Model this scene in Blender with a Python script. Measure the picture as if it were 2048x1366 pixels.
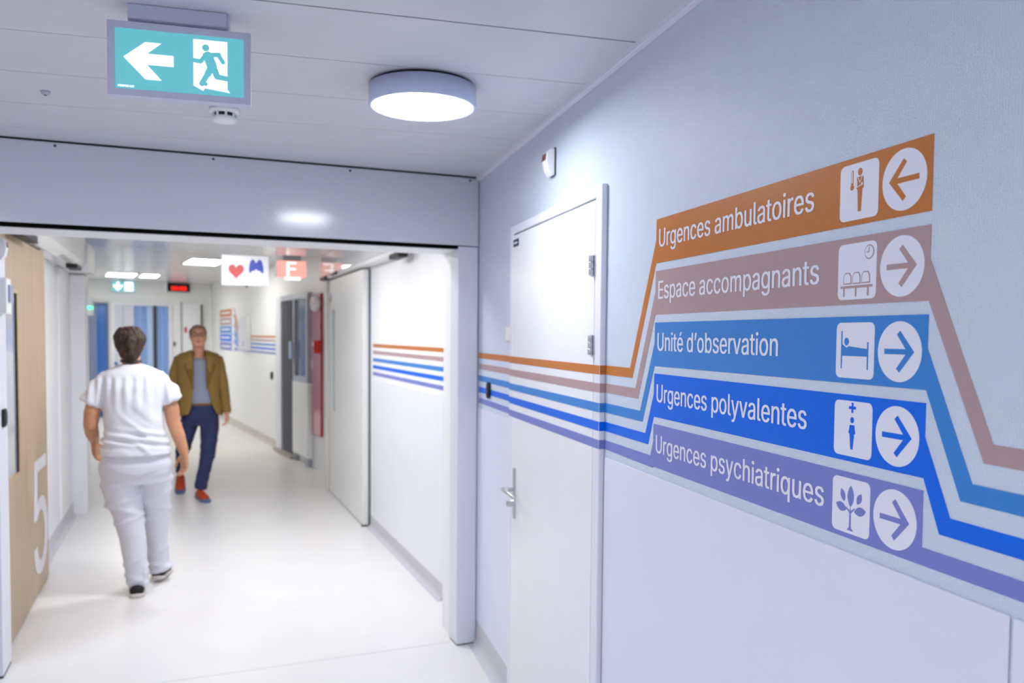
import bpy, bmesh, math, random
from mathutils import Vector, Matrix, noise, geometry
random.seed(4)
for o in list(bpy.data.objects): bpy.data.objects.remove(o, do_unlink=True)
SC = bpy.context.scene
COL = SC.collection
R = math.radians
S, Cc, PI = math.sin, math.cos, math.pi

# ------------------------------------------------------------------ camera
F_PX, CY_PX, CAM_H = 1625.57, 740.28, 1.62
YAW, PITCH, ROLL = R(15.2525), R(2.4381), R(0.4972)
fw = Vector((S(YAW)*Cc(PITCH), Cc(YAW)*Cc(PITCH), -S(PITCH)))
rt = Vector((Cc(YAW), -S(YAW), 0)); up = rt.cross(fw)
rt2 = rt*Cc(ROLL)+up*S(ROLL); up2 = -rt*S(ROLL)+up*Cc(ROLL)
cd = bpy.data.cameras.new('camera'); cam = bpy.data.objects.new('camera', cd); COL.objects.link(cam)
cam.matrix_world = Matrix(((rt2.x, up2.x, -fw.x, 0), (rt2.y, up2.y, -fw.y, 0), (rt2.z, up2.z, -fw.z, CAM_H), (0, 0, 0, 1)))
cd.sensor_width = 36; cd.sensor_fit = 'HORIZONTAL'; cd.lens = F_PX*36/2048
cd.shift_y = (CY_PX-683)/2048
cd.clip_start = .05
cd.dof.use_dof = True; cd.dof.focus_distance = 1.68; cd.dof.aperture_fstop = 3.8
SC.camera = cam
# ------------------------------------------------------------------ world, exposure
w = bpy.data.worlds.new('world'); SC.world = w; w.use_nodes = True
w.node_tree.nodes['Background'].inputs[0].default_value = (.8, .88, 1, 1)
w.node_tree.nodes['Background'].inputs[1].default_value = .05
SC.view_settings.view_transform = 'Standard'; SC.view_settings.look = 'None'
SC.view_settings.gamma = 1; SC.view_settings.use_curve_mapping = False
SC.view_settings.exposure = 0.3
LAMP_NEAR, LAMP_HALL, LAMP_MID, LAMP_FAR = 40, 100, 76, 17
LAMP_TINT = (.93, .96, 1.0)
MID_TINT = (.97, .98, 1.0)

# ------------------------------------------------------------------ frames (angle, in plan)
N1, N2, N3 = 0.0, R(6.905), R(13.8)
XW, ZC, ZC3 = .94, 2.43, 2.6

# ------------------------------------------------------------------ materials
def lin(c):
    return tuple(((v/255/12.92) if v/255 <= .04045 else ((v/255+.055)/1.055)**2.4) for v in c)+(1,)
MATS = {}
def mat(name, col, rough=.5, metal=0, var=.03, scale=40, bump=0, bscale=300, emit=0, ecol=None, coat=0, spec=.5, sub=0, trans=0, stretch=None):
    if name in MATS: return MATS[name]
    m = bpy.data.materials.new(name); m.use_nodes = True; MATS[name] = m
    nt = m.node_tree; b = nt.nodes['Principled BSDF']; L = nt.links
    b.inputs['Roughness'].default_value = rough; b.inputs['Metallic'].default_value = metal
    b.inputs['Specular IOR Level'].default_value = spec
    b.inputs['Coat Weight'].default_value = coat; b.inputs['Coat Roughness'].default_value = .08
    b.inputs['Transmission Weight'].default_value = trans
    tc = nt.nodes.new('ShaderNodeTexCoord'); vec = tc.outputs['Object']
    if stretch:
        mp = nt.nodes.new('ShaderNodeMapping'); mp.inputs['Scale'].default_value = stretch
        L.new(vec, mp.inputs[0]); vec = mp.outputs[0]
    nz = nt.nodes.new('ShaderNodeTexNoise'); nz.inputs['Scale'].default_value = scale; nz.inputs['Detail'].default_value = 4
    L.new(vec, nz.inputs['Vector'])
    rp = nt.nodes.new('ShaderNodeValToRGB'); c = lin(col)
    rp.color_ramp.elements[0].position = .3; rp.color_ramp.elements[1].position = .7
    rp.color_ramp.elements[0].color = tuple(v*(1-var) for v in c[:3])+(1,)
    rp.color_ramp.elements[1].color = tuple(min(1, v*(1+var)) for v in c[:3])+(1,)
    L.new(nz.outputs['Fac'], rp.inputs[0]); L.new(rp.outputs[0], b.inputs['Base Color'])
    if bump:
        n2 = nt.nodes.new('ShaderNodeTexNoise'); n2.inputs['Scale'].default_value = bscale; L.new(vec, n2.inputs['Vector'])
        bp = nt.nodes.new('ShaderNodeBump'); bp.inputs['Strength'].default_value = bump; bp.inputs['Distance'].default_value = .002
        L.new(n2.outputs['Fac'], bp.inputs['Height']); L.new(bp.outputs[0], b.inputs['Normal'])
    if emit:
        b.inputs['Emission Color'].default_value = lin(ecol) if ecol else c
        b.inputs['Emission Strength'].default_value = emit
    return m
def weave_mat(name, col, rough):
    m = mat(name, col, rough, var=.012, scale=25); nt = m.node_tree; L = nt.links; b = nt.nodes['Principled BSDF']
    tc = nt.nodes.new('ShaderNodeTexCoord'); outs = []
    nz = nt.nodes.new('ShaderNodeTexNoise'); nz.inputs['Scale'].default_value = 90; L.new(tc.outputs['Object'], nz.inputs[0])
    for d, s in (('Y', 62), ('Z', 100)):
        wv = nt.nodes.new('ShaderNodeTexWave'); wv.bands_direction = d; wv.inputs['Scale'].default_value = s
        wv.inputs['Distortion'].default_value = 2.5; wv.inputs['Detail Scale'].default_value = 3
        L.new(tc.outputs['Object'], wv.inputs[0]); outs.append(wv.outputs['Fac'])
    mu = nt.nodes.new('ShaderNodeMath'); mu.operation = 'MULTIPLY'; L.new(outs[0], mu.inputs[0]); L.new(outs[1], mu.inputs[1])
    ad = nt.nodes.new('ShaderNodeMath'); ad.operation = 'ADD'; L.new(mu.outputs[0], ad.inputs[0]); L.new(nz.outputs['Fac'], ad.inputs[1])
    bp = nt.nodes.new('ShaderNodeBump'); bp.inputs['Strength'].default_value = .85; bp.inputs['Distance'].default_value = .0012
    L.new(ad.outputs[0], bp.inputs['Height']); L.new(bp.outputs[0], b.inputs['Normal'])
    return m
def perf_mat(name, col, rough, coat=0):
    m = mat(name, col, rough, var=.01, scale=8, coat=coat); nt = m.node_tree; L = nt.links; b = nt.nodes['Principled BSDF']
    tc = nt.nodes.new('ShaderNodeTexCoord')
    vo = nt.nodes.new('ShaderNodeTexVoronoi'); vo.inputs['Scale'].default_value = 330; vo.inputs['Randomness'].default_value = 0
    L.new(tc.outputs['Object'], vo.inputs[0])
    bp = nt.nodes.new('ShaderNodeBump'); bp.inputs['Strength'].default_value = .12; bp.inputs['Distance'].default_value = .001
    L.new(vo.outputs['Distance'], bp.inputs['Height']); L.new(bp.outputs[0], b.inputs['Normal'])
    return m
def wood_mat():
    m = mat('light_oak', (184, 162, 134), .45, var=.10, scale=1.0, stretch=(26, 26, .9), bump=.05, bscale=8)
    return m
WALLUP = weave_mat('pale_blue_woven_wallcovering', (211, 222, 239), .42)
PANEL = mat('lilac_white_wall_panel', (225, 228, 243), .35, var=.01, scale=6)
WHITEP = mat('white_paint', (238, 239, 241), .45, var=.012, scale=10, bump=.02)
DOORW = mat('white_door_lacquer', (236, 237, 243), .32, var=.01, scale=8)
FRAMEW = mat('white_steel_frame', (228, 229, 240), .35, var=.01)
CEIL = perf_mat('ceiling_metal_panel', (208, 209, 216), .42)
CEIL2 = perf_mat('glossy_ceiling_panel', (226, 226, 227), .17)
HEADER = mat('lacquered_header_panel', (216, 218, 227), .13, var=.01, scale=5)
POST = mat('lacquered_post', (222, 224, 235), .38, var=.01, scale=5)
GLOSSW = mat('glossy_white_fascia', (236, 236, 235), .05, var=.008)
FLOOR = mat('white_vinyl_floor', (233, 231, 230), .32, var=.02, scale=3, bump=.015, bscale=30)
BASEB = mat('grey_vinyl_skirting', (199, 198, 206), .45, var=.015)
BLACK = mat('black_rubber', (18, 18, 20), .5)
DARK = mat('dark_grey_plastic', (50, 52, 56), .45)
STEEL = mat('brushed_steel', (196, 196, 200), .32, metal=.75, var=.05)
ALU = mat('grey_aluminium', (176, 180, 192), .38, metal=.3)
OAK = wood_mat()
PRINTW = mat('white_print', (231, 231, 243), .4, var=.008)
BANDC = [mat('orange_print', (193, 116, 52), .42, var=.03, scale=60, bump=.05, bscale=500, spec=.25),
         mat('dusty_rose_print', (178, 150, 152), .42, var=.02, scale=60, bump=.05, bscale=500, spec=.25),
         mat('steel_blue_print', (60, 132, 208), .42, var=.02, scale=60, bump=.05, bscale=500, spec=.25),
         mat('royal_blue_print', (0, 104, 228), .42, var=.02, scale=60, bump=.05, bscale=500, spec=.25),
         mat('lavender_print', (122, 131, 200), .42, var=.02, scale=60, bump=.05, bscale=500, spec=.25)]

# ------------------------------------------------------------------ mesh helpers
class MB:
    def __init__(s): s.v = []; s.f = []; s.sm = []
    def add(s, vs, fs, smooth=False):
        o = len(s.v); s.v += [tuple(v) for v in vs]; s.f += [tuple(i+o for i in f) for f in fs]; s.sm += [smooth]*len(fs); return s
    def box(s, x0, x1, y0, y1, z0, z1):
        x0, x1 = min(x0, x1), max(x0, x1); y0, y1 = min(y0, y1), max(y0, y1); z0, z1 = min(z0, z1), max(z0, z1)
        v = [(x0,y0,z0),(x1,y0,z0),(x1,y1,z0),(x0,y1,z0),(x0,y0,z1),(x1,y0,z1),(x1,y1,z1),(x0,y1,z1)]
        return s.add(v, [(0,3,2,1),(4,5,6,7),(0,1,5,4),(1,2,6,5),(2,3,7,6),(3,0,4,7)])
    def prism(s, poly, fn, d0, d1):
        """poly: 2D points; fn(a,b,d)->xyz; extruded between depths d0 and d1"""
        n = len(poly); v = [fn(a, b, d0) for a, b in poly]+[fn(a, b, d1) for a, b in poly]
        f = [tuple(range(n))[::-1], tuple(range(n, 2*n))]+[(i, (i+1) % n, n+(i+1) % n, n+i) for i in range(n)]
        return s.add(v, f)
    def lathe(s, prof, c=(0,0,0), n=40, axis='z'):
        """prof: (r, h) list"""
        v = []; f = []
        for r, h in prof:
            for k in range(n):
                a = 2*PI*k/n; p = (r*Cc(a), r*S(a), h)
                if axis == 'x': p = (h, r*Cc(a), r*S(a))
                if axis == 'y': p = (r*Cc(a), h, r*S(a))
                v.append((c[0]+p[0], c[1]+p[1], c[2]+p[2]))
        for i in range(len(prof)-1):
            for k in range(n):
                f.append((i*n+k, i*n+(k+1) % n, (i+1)*n+(k+1) % n, (i+1)*n+k))
        f.append(tuple(range(n))[::-1]); f.append(tuple((len(prof)-1)*n+k for k in range(n)))
        return s.add(v, f, True)
    def tube(s, pts, radii, n=14, flat=1.0, ref=(0, 1, 0), capf=.6):
        """limb along pts with rounded ends; flat<1 squeezes along ref"""
        pts = [Vector(p) for p in pts]; v = []; f = []; rows = []
        def ring(c, t, r, ):
            rf = Vector(ref); b = rf-t*rf.dot(t)
            if b.length < 1e-3: b = Vector((1, 0, 0))-t*t.x
            b.normalize(); a = t.cross(b); rows.append(len(v))
            for k in range(n):
                an = 2*PI*k/n; v.append(c+a*r*Cc(an)+b*r*flat*S(an))
        m = len(pts)
        for i, p in enumerate(pts):
            t = (pts[min(i+1, m-1)]-pts[max(i-1, 0)]).normalized()
            if i == 0: ring(p-t*radii[0]*capf, t, radii[0]*.45)
            ring(p, t, radii[i])
            if i == m-1: ring(p+t*radii[i]*capf, t, radii[i]*.45)
        for i in range(len(rows)-1):
            for k in range(n): f.append((rows[i]+k, rows[i]+(k+1) % n, rows[i+1]+(k+1) % n, rows[i+1]+k))
        f.append(tuple(range(n))[::-1]); f.append(tuple(rows[-1]+k for k in range(n)))
        return s.add(v, f, True)
    def loft(s, rings, n=28, p=2.3):
        """horizontal superellipse rings (cx, cy, z, rx, ry)"""
        v = []; f = []
        for cx, cy, z, rx, ry in rings:
            for k in range(n):
                a = 2*PI*k/n; c_, s_ = Cc(a), S(a)
                v.append((cx+rx*math.copysign(abs(c_)**(2/p), c_), cy+ry*math.copysign(abs(s_)**(2/p), s_), z))
        for i in range(len(rings)-1):
            for k in range(n): f.append((i*n+k, i*n+(k+1) % n, (i+1)*n+(k+1) % n, (i+1)*n+k))
        f.append(tuple(range(n))[::-1]); f.append(tuple((len(rings)-1)*n+k for k in range(n)))
        return s.add(v, f, True)
    def ball(s, c, rx, ry, rz, n=20, m=14):
        v = [(c[0], c[1], c[2]-rz)]; f = []
        for i in range(1, m):
            t = PI*i/m
            for k in range(n):
                a = 2*PI*k/n; v.append((c[0]+rx*S(t)*Cc(a), c[1]+ry*S(t)*S(a), c[2]-rz*Cc(t)))
        v.append((c[0], c[1], c[2]+rz)); L = len(v)-1
        for k in range(n):
            f.append((0, 1+(k+1) % n, 1+k)); f.append((L, L-n+k, L-n+(k+1) % n))
            for i in range(m-2): f.append((1+i*n+k, 1+i*n+(k+1) % n, 1+(i+1)*n+(k+1) % n, 1+(i+1)*n+k))
        return s.add(v, f, True)
    def mesh(s, name, off=(0, 0, 0)):
        me = bpy.data.meshes.new(name)
        me.from_pydata([(a-off[0], b-off[1], c-off[2]) for a, b, c in s.v], [], s.f)
        me.polygons.foreach_set('use_smooth', s.sm)
        bm = bmesh.new(); bm.from_mesh(me); bmesh.ops.recalc_face_normals(bm, faces=bm.faces[:]); bm.to_mesh(me); bm.free()
        me.update(); return me
    def build(s, name, m, parent=None, ang=0.0, bevel=0, seg=2):
        """parent: a thing (coords given in the thing's frame, absolute) or None"""
        off = OFF.get(parent.name, (0, 0, 0)) if parent else (0, 0, 0)
        o = bpy.data.objects.new(name, s.mesh(name, off)); COL.objects.link(o)
        o.data.materials.append(m)
        if parent: o.parent = parent; OFF[o.name] = off
        else: o.rotation_euler.z = ang; OFF[o.name] = (0, 0, 0)
        if bevel:
            b = o.modifiers.new('bevel', 'BEVEL'); b.width = bevel; b.segments = seg; b.limit_method = 'ANGLE'
        return o
OFF = {}
def BX(*a): return MB().box(*a)
def thing(name, label, cat, loc, ang=0.0, group=None):
    o = bpy.data.objects.new(name, None); COL.objects.link(o); o.empty_display_size = .1
    c, s = Cc(ang), S(ang); x, y, z = loc
    o.location = (x*c-y*s, x*s+y*c, z); o.rotation_euler.z = ang
    o['label'] = label; o['category'] = cat
    if group: o['group'] = group
    OFF[o.name] = loc
    return o
def struct(o, label=None):
    o['kind'] = 'structure'
    if label: o['label'] = label
    return o
def rootstruct(name, label, ang=0.0):
    o = bpy.data.objects.new(name, None); COL.objects.link(o); o.rotation_euler.z = ang; OFF[o.name] = (0, 0, 0)
    return struct(o, label)

# fonts: Blender's own interface font, else its built-in one
FONT = None
try:
    import os
    p = os.path.join(bpy.utils.system_resource('DATAFILES'), 'fonts', 'Inter.woff2')
    if os.path.exists(p): FONT = bpy.data.fonts.load(p)
except Exception: FONT = None
def glyphs(txt, bold=0.0, shear=0.0, cache={}):
    """flat letter shapes filled by non-zero winding (outlines may overlap)"""
    if (txt, shear) in cache: return cache[(txt, shear)]
    cu = bpy.data.curves.new('t', 'FONT'); cu.body = txt; cu.size = 1; cu.shear = shear
    if FONT: cu.font = FONT
    ob = bpy.data.objects.new('t', cu); COL.objects.link(ob); bpy.context.view_layer.update()
    cv = ob.to_curve(bpy.context.evaluated_depsgraph_get()); loops = []
    for sp_ in cv.splines:
        b = sp_.bezier_points; lp = []
        for k in range(len(b)):
            p, q = b[k], b[(k+1) % len(b)]
            lp += [(w_.x, w_.y) for w_ in geometry.interpolate_bezier(p.co, p.handle_right, q.handle_left, q.co, 6)[:-1]]
        out = [lp[0]]
        for w_ in lp[1:]:
            if math.hypot(w_[0]-out[-1][0], w_[1]-out[-1][1]) > 1e-4: out.append(w_)
        if math.hypot(out[0][0]-out[-1][0], out[0][1]-out[-1][1]) < 1e-4: out.pop()
        if len(out) > 2: loops.append(out)
    ob.to_curve_clear(); bpy.data.objects.remove(ob); bpy.data.curves.remove(cu)
    loops.sort(key=lambda l: min(a for a, b in l)); groups = []
    for l in loops:
        x0, x1 = min(a for a, b in l), max(a for a, b in l)
        if groups and x0 < groups[-1][1]: groups[-1][0].append(l); groups[-1][1] = max(x1, groups[-1][1])
        else: groups.append([[l], x1])
    V, Fc = [], []
    for ls, _x in groups:
        pts = []; ed = []
        for l in ls:
            o = len(pts); pts += [Vector(p) for p in l]; ed += [(o+k, o+(k+1) % len(l)) for k in range(len(l))]
        r = geometry.delaunay_2d_cdt(pts, ed, [], 0, 1e-6)
        vs, fs = r[0], r[2]; o = len(V); V += [(p.x, p.y) for p in vs]
        for f in fs:
            cx = sum(vs[i].x for i in f)/len(f); cy = sum(vs[i].y for i in f)/len(f); wn = 0
            for l in ls:
                for k in range(len(l)):
                    (ax, ay), (bx_, by) = l[k], l[(k+1) % len(l)]
                    if (ay <= cy) != (by <= cy):
                        if ax+(cy-ay)/(by-ay)*(bx_-ax) > cx: wn += 1 if by > ay else -1
            if wn: Fc.append(tuple(i+o for i in f))
    cache[(txt, shear)] = (V, Fc)
    return V, Fc
_c = glyphs('H')[0]; CAPH = max(b for a, b in _c)-min(b for a, b in _c)
def text(mb, txt, fn, a0, b0, width, cap, d, bold=0.0, shear=0.0, whole=None):
    """set txt so that the whole line (or txt) is width wide; bold doubles the strokes sideways; returns advance used"""
    vs, fs = glyphs(txt, 0, shear); x0 = min(a for a, b in vs); x1 = max(a for a, b in vs)
    if whole:
        wv = glyphs(whole, 0, shear)[0]; w0 = min(a for a, b in wv); sx = width/(max(a for a, b in wv)-w0)
        x0 = w0+glyph_shift(whole, txt)
    else: sx = width/(x1-x0)
    sz = cap/CAPH
    for i_ in range(2 if bold else 1): mb.add([fn(a0+(a-x0)*sx+bold*(i_-.5), b0+b*sz, d+.00006*i_) for a, b in vs], fs)
    return mb
def glyph_shift(whole, word):
    """x offset of the second word of a line"""
    if whole.startswith(word): return 0.0
    v = glyphs(whole)[0]; u = glyphs(word)[0]
    return -(max(a for a, b in v)-max(a for a, b in u))
def circle(cx, cy, r, n=40, ry=None, a0=0, a1=2*PI):
    full = abs(a1-a0-2*PI) < 1e-6
    return [(cx+r*Cc(a0+(a1-a0)*k/(n if full else n-1)), cy+(ry or r)*S(a0+(a1-a0)*k/(n if full else n-1))) for k in range(n)]
def rrect(x0, x1, y0, y1, r, n=6):
    out = []
    for cx, cy, a in ((x1-r, y1-r, 0), (x0+r, y1-r, PI/2), (x0+r, y0+r, PI), (x1-r, y0+r, 1.5*PI)):
        out += [(cx+r*Cc(a+PI/2*k/n), cy+r*S(a+PI/2*k/n)) for k in range(n+1)]
    return out
def stroke(p, q, w):
    dx, dy = q[0]-p[0], q[1]-p[1]; l = math.hypot(dx, dy); nx, ny = -dy/l*w/2, dx/l*w/2
    return [(p[0]+nx, p[1]+ny), (p[0]-nx, p[1]-ny), (q[0]-nx, q[1]-ny), (q[0]+nx, q[1]+ny)]

# ================================================================== STRUCTURE
c2, s2 = Cc(N2), S(N2)
def P2(u, v, z=0): return (u*c2-v*s2, u*s2+v*c2, z)
c3, s3 = Cc(N3), S(N3)
def P3(u, v, z=0): return (u*c3-v*s3, u*s3+v*c3, z)
# floor: one sheet through the bent corridor, with a welded seam
fl = MB(); fl.box(-7, 5, -4.2, 24, -.1, 0)
floor = struct(fl.build('floor', FLOOR), 'glossy white vinyl floor of the corridor')
SEAM = mat('floor_weld_seam', (208, 207, 208), .4)
BX(-.74, 1.3, 4.03, 4.036, 0, .0006).build('seam', SEAM, floor).rotation_euler.z = N2

# near right wall
wr = struct(BX(XW, XW+.12, -4, 4.12, 0, 2.6).build('wall_right', WALLUP), 'pale blue woven wall carrying the big wayfinding sign')
for y0, y1 in ((3.425, 4.105), (.868, 2.338), (-2.1, .862), (-4, -2.106)):
    BX(XW-.004, XW, y0, y1, .12, 1.2465).build('protection_panel', PANEL, wr, bevel=.0015)
cove = [(0, 0), (-.045, 0), (-.03, .006), (-.016, .018), (-.008, .036), (-.006, .06), (-.006, .132), (0, .134)]
bb = None
for i, (y0, y1) in enumerate(((3.43, 4.09), (-4, 2.335))):
    o = MB().prism([(a, b) for a, b in cove], lambda a, b, d: (XW+a, d, b), y0, y1).build('baseboard_right', BASEB)
    struct(o, 'grey coved vinyl skirting %s the white door' % ('beyond' if i == 0 else 'before'))
struct(BX(XW-.021, XW, -4, 4.1, 2.411, 2.432).build('trim_1', FRAMEW, bevel=.002), 'white edge profile where ceiling meets the right wall')
# hall behind and left of the camera
struct(BX(-2.72, -2.6, -4, 3.7, 0, 2.6).build('wall_left', PANEL), 'plain white left wall of the near hall')
struct(BX(-2.72, XW+.12, -4.12, -4, 0, 2.6).build('wall_back', PANEL), 'plain white wall closing the near hall')
# near ceiling of metal panels
ce = rootstruct('ceiling', 'white perforated metal plank ceiling of the near hall')
BX(-2.72, XW, -4, 4.3, 2.47, 2.52).build('plenum', DARK, ce)
y = 2.108; edges = []
while y > -4: edges.append(y); y -= .3905
edges = sorted(edges+[2.108+.3905*k for k in range(1, 5)])
edges = [max(-4, edges[0]-.3905)]+edges
for i in range(len(edges)-1):
    y0, y1 = edges[i], edges[i+1]
    g0 = .004 if abs(y0-2.108) < .01 else .002; g1 = .004 if abs(y1-2.108) < .01 else .002
    MB().prism([(-2.6, y0+g0), (XW-.004, y0+g0), (XW-.004, y1-g1), (-2.6, y1-g1)], lambda a, b, d: (a, b, d), ZC, ZC+.02).build('plank', CEIL, ce)
yl = edges[-1]
MB().prism([(-2.55, yl+.0012), (XW-.004, yl+.0012), (XW-.004, (3.962+(XW-.004)*s2)/c2), (-2.55, (3.962-2.55*s2)/c2)], lambda a, b, d: (a, b, d), ZC, ZC+.02).build('plank', CEIL, ce)
# header over the opening, its post, lintel
hd = struct(BX(-2.5, 1.425, 3.97, 4.0, 2.078, 2.424).build('wall_front', HEADER, ang=N2, bevel=.003), 'lacquered header panel above the corridor opening')
BX(-2.5, 1.42, 4.0, 4.3, 2.085, 2.56).build('header_core', DARK, hd)
for u, z in ((-.49, 2.409), (.143, 2.409), (.763, 2.409), (1.376, 2.409), (-1.1, 2.409), (-1.7, 2.409)):
    MB().lathe([(.0055, 3.9672), (.0055, 3.9702)], c=(u, 0, z), n=14, axis='y').build('screw', DARK, hd)
BX(-2.5, 1.316, 3.975, 4.02, 2.062, 2.0778).build('gasket', mat('matt_black_gasket', (4, 4, 4), .9, spec=.1), hd)
struct(BX(1.316, 1.424, 3.968, 4.10, .006, 2.074).build('trim_2', POST, ang=N2, bevel=.006, seg=3), 'white square post on the right of the opening')
struct(BX(-2.5, 1.335, 4.022, 4.3, 2.06, 2.0845).build('trim_3', WHITEP, ang=N2, bevel=.003), 'white lintel under the header')
j = struct(BX(1.335, 1.47, 4.11, 4.28, 0, 2.43).build('trim_4', WHITEP, ang=N2, bevel=.004), 'white jamb behind the post')
BX(1.326, 1.335, 4.101, 4.112, .1, 2.06).build('gasket', DARK, j)
BX(1.324, 1.335, 4.1, 4.113, .03, .1).build('gasket_end', BLACK, j)
BX(1.32, 1.42, 3.975, 4.09, 0, .006).build('gasket_foot', DARK, j)
# left partition and post
pl = struct(BX(-2.5, -.80, 4.34, 4.46, 0, 2.06).build('trim_5', WHITEP, ang=N2, bevel=.003), 'white partition and post left of the opening')
BX(-.80, -.78, 4.34, 4.545, .012, 2.06).build('side_cover', POST, pl, bevel=.003)
BX(-.80, -.782, 4.345, 4.54, 0, .012).build('shadow_gap', DARK, pl)

# second section walls and ceiling
w2r = struct(BX(1.47, 1.60, 4.12, 8.62, 0, 2.6).build('wall_right', WHITEP, ang=N2), 'white corridor wall with coloured stripes beyond the opening')
PANEL2 = mat('near_white_wall_panel', (233, 235, 243), .35, var=.01, scale=6)
BX(1.466, 1.47, 4.70, 6.66, .1, 1.25).build('protection_panel', PANEL2, w2r)
o = MB().prism(cove, lambda a, b, d: (1.47+a*.9, d, b*.75), 4.69, 6.72).build('baseboard_right', BASEB, ang=N2); struct(o, 'grey skirting below the stripes past the opening')
w2l = struct(BX(-1.02, -.90, 4.47, 8.3, 0, 2.6).build('wall_left', WHITEP, ang=N2), 'white corridor wall behind the oak sliding door')
BX(-.9, -.896, 6.1, 8.05, .12, 1.22).build('protection_panel', PANEL2, w2l)
BX(-.9, -.885, 7.25, 7.65, .13, 2.13).build('frame_strip', WHITEP, w2l, bevel=.003)
o = MB().prism(cove, lambda a, b, d: (-.9-a*.9, d, b*.9), 6.1, 8.05).build('baseboard_left', BASEB, ang=N2); struct(o, 'grey skirting of the left corridor wall')
struct(BX(-.90, -.78, 8.06, 8.32, 0, 2.12).build('trim_6', WHITEP, ang=N2, bevel=.004), 'white pilaster ending the left corridor wall')
ce2 = rootstruct('ceiling', 'glossy white plank ceiling past the opening', N2)
v = 4.31
while v < 8.6:
    BX(-1.0, 1.47, v+.001, min(v+.3, 8.64)-.001, 2.425, 2.445).build('plank', CEIL2, ce2); v += .3
BX(-1.0, 1.6, 4.31, 8.64, 2.47, 2.5).build('plenum', DARK, ce2)
# third section
w3r = struct(BX(2.66, 2.80, 8.3, 17.42, 0, 2.75).build('wall_right', WHITEP, ang=N3), 'white far corridor wall with the small wayfinding sign')
o = MB().prism(cove, lambda a, b, d: (2.66+a*.9, d, b*.8), 11.45, 17.3).build('baseboard_right', mat('beige_skirting', (205, 200, 192), .45), ang=N3); struct(o, 'beige skirting of the far right wall')
w3l = struct(BX(-.02, .10, 8.42, 17.42, 0, 2.75).build('wall_left', WHITEP, ang=N3), 'white left wall of the far corridor')
we = struct(BX(-.02, 2.8, 17.3, 17.42, 0, 2.75).build('wall_end', WHITEP, ang=N3), 'white end wall of the far corridor')
ce3 = rootstruct('ceiling', 'glossy white plank ceiling of the far corridor', N3)
v = 8.45
while v < 17.3:
    BX(.1, 2.66, v+.001, min(v+.4, 17.3)-.001, ZC3, ZC3+.02).build('plank', CEIL2, ce3); v += .4
BX(-.02, 2.8, 8.45, 17.42, ZC3+.04, ZC3+.07).build('plenum', DARK, ce3)
struct(BX(2.50, 2.66, 8.45, 8.60, 0, 2.6).build('trim_7', WHITEP, ang=N3), 'white wall return where the corridor bends')
struct(BX(-1.0, 1.6, 8.645, 8.66, 2.425, 2.75).build('trim_8', WHITEP, ang=N2), 'white ceiling step where the corridor bends')

# ================================================================== DOOR in the near wall
def near(a, b, d): return (XW-d, a, b)             # a = along wall (world y), b = height, d = proud of wall
STR = [(1.530, 1.502), (1.4745, 1.446), (1.4135, 1.385), (1.3555, 1.327), (1.299, 1.271)]
d1 = rootstruct('door_1', 'white hinged door crossed by five coloured stripes')
D = .020
BX(XW-D, XW, 2.345, 2.400, 0, 2.088).build('frame_post', FRAMEW, d1, bevel=.004)
BX(XW-D, XW, 3.375, 3.420, 0, 2.088).build('frame_post', FRAMEW, d1, bevel=.004)
BX(XW-D, XW, 2.400, 3.375, 2.052, 2.088).build('frame_head', FRAMEW, d1, bevel=.003)
BX(XW-.010, XW, 2.400, 3.375, 2.046, 2.052).build('shadow_gap', DARK, d1)
leaf = BX(XW-D+.0005, XW, 2.403, 3.373, .008, 2.046).build('leaf', DOORW, d1, bevel=.002)
for k, (z1, z0) in enumerate(STR):
    BX(XW-D-.0006, XW-D+.001, 2.349, 3.418, z0, z1).build('stripe', BANDC[k], d1)
    BX(XW-D, XW-.0008, 2.3442, 2.346, z0, z1).build('stripe', BANDC[k], d1)
for z in (1.842, 1.592):
    h = BX(XW-D-.004, XW-D+.001, 2.392, 2.432, z-.032, z+.032).build('hinge', STEEL, d1, bevel=.001)
    for q in (-.021, 0, .021):
        MB().lathe([(.0075, z+q-.0098), (.0082, z+q-.008), (.0082, z+q+.008), (.0075, z+q+.0098)], c=(XW-D-.010, 2.404, 0), n=16).build('knuckle', STEEL, h)
hp = BX(XW-D-.006, XW-D+.001, 3.302, 3.326, .842, 1.058).build('handle', STEEL, d1, bevel=.002)
lv = MB().tube([(XW-D-.004, 3.314, .966), (XW-D-.052, 3.314, .966)], [.0095, .0095], n=14)
lv.tube([(XW-D-.050, 3.322, .966), (XW-D-.052, 3.135, .966)], [.0095, .0088], n=14, flat=.9); lv.build('lever', STEEL, hp)
MB().lathe([(.0105, 0), (.0135, .003), (.0135, .028), (.017, .0285), (.017, .0355)], c=(XW-D-.036, 3.314, .905), n=18, axis='x').build('lock_knob', STEEL, hp)
npl = BX(XW-D-.002, XW-D+.001, 3.285, 3.362, 1.996, 2.026).build('number_plate', mat('navy_plate', (38, 44, 78), .4), d1, bevel=.0006)
BX(XW-D-.0026, XW-D-.002, 3.297, 3.35, 2.007, 2.014).build('plate_line', PRINTW, npl)

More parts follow.
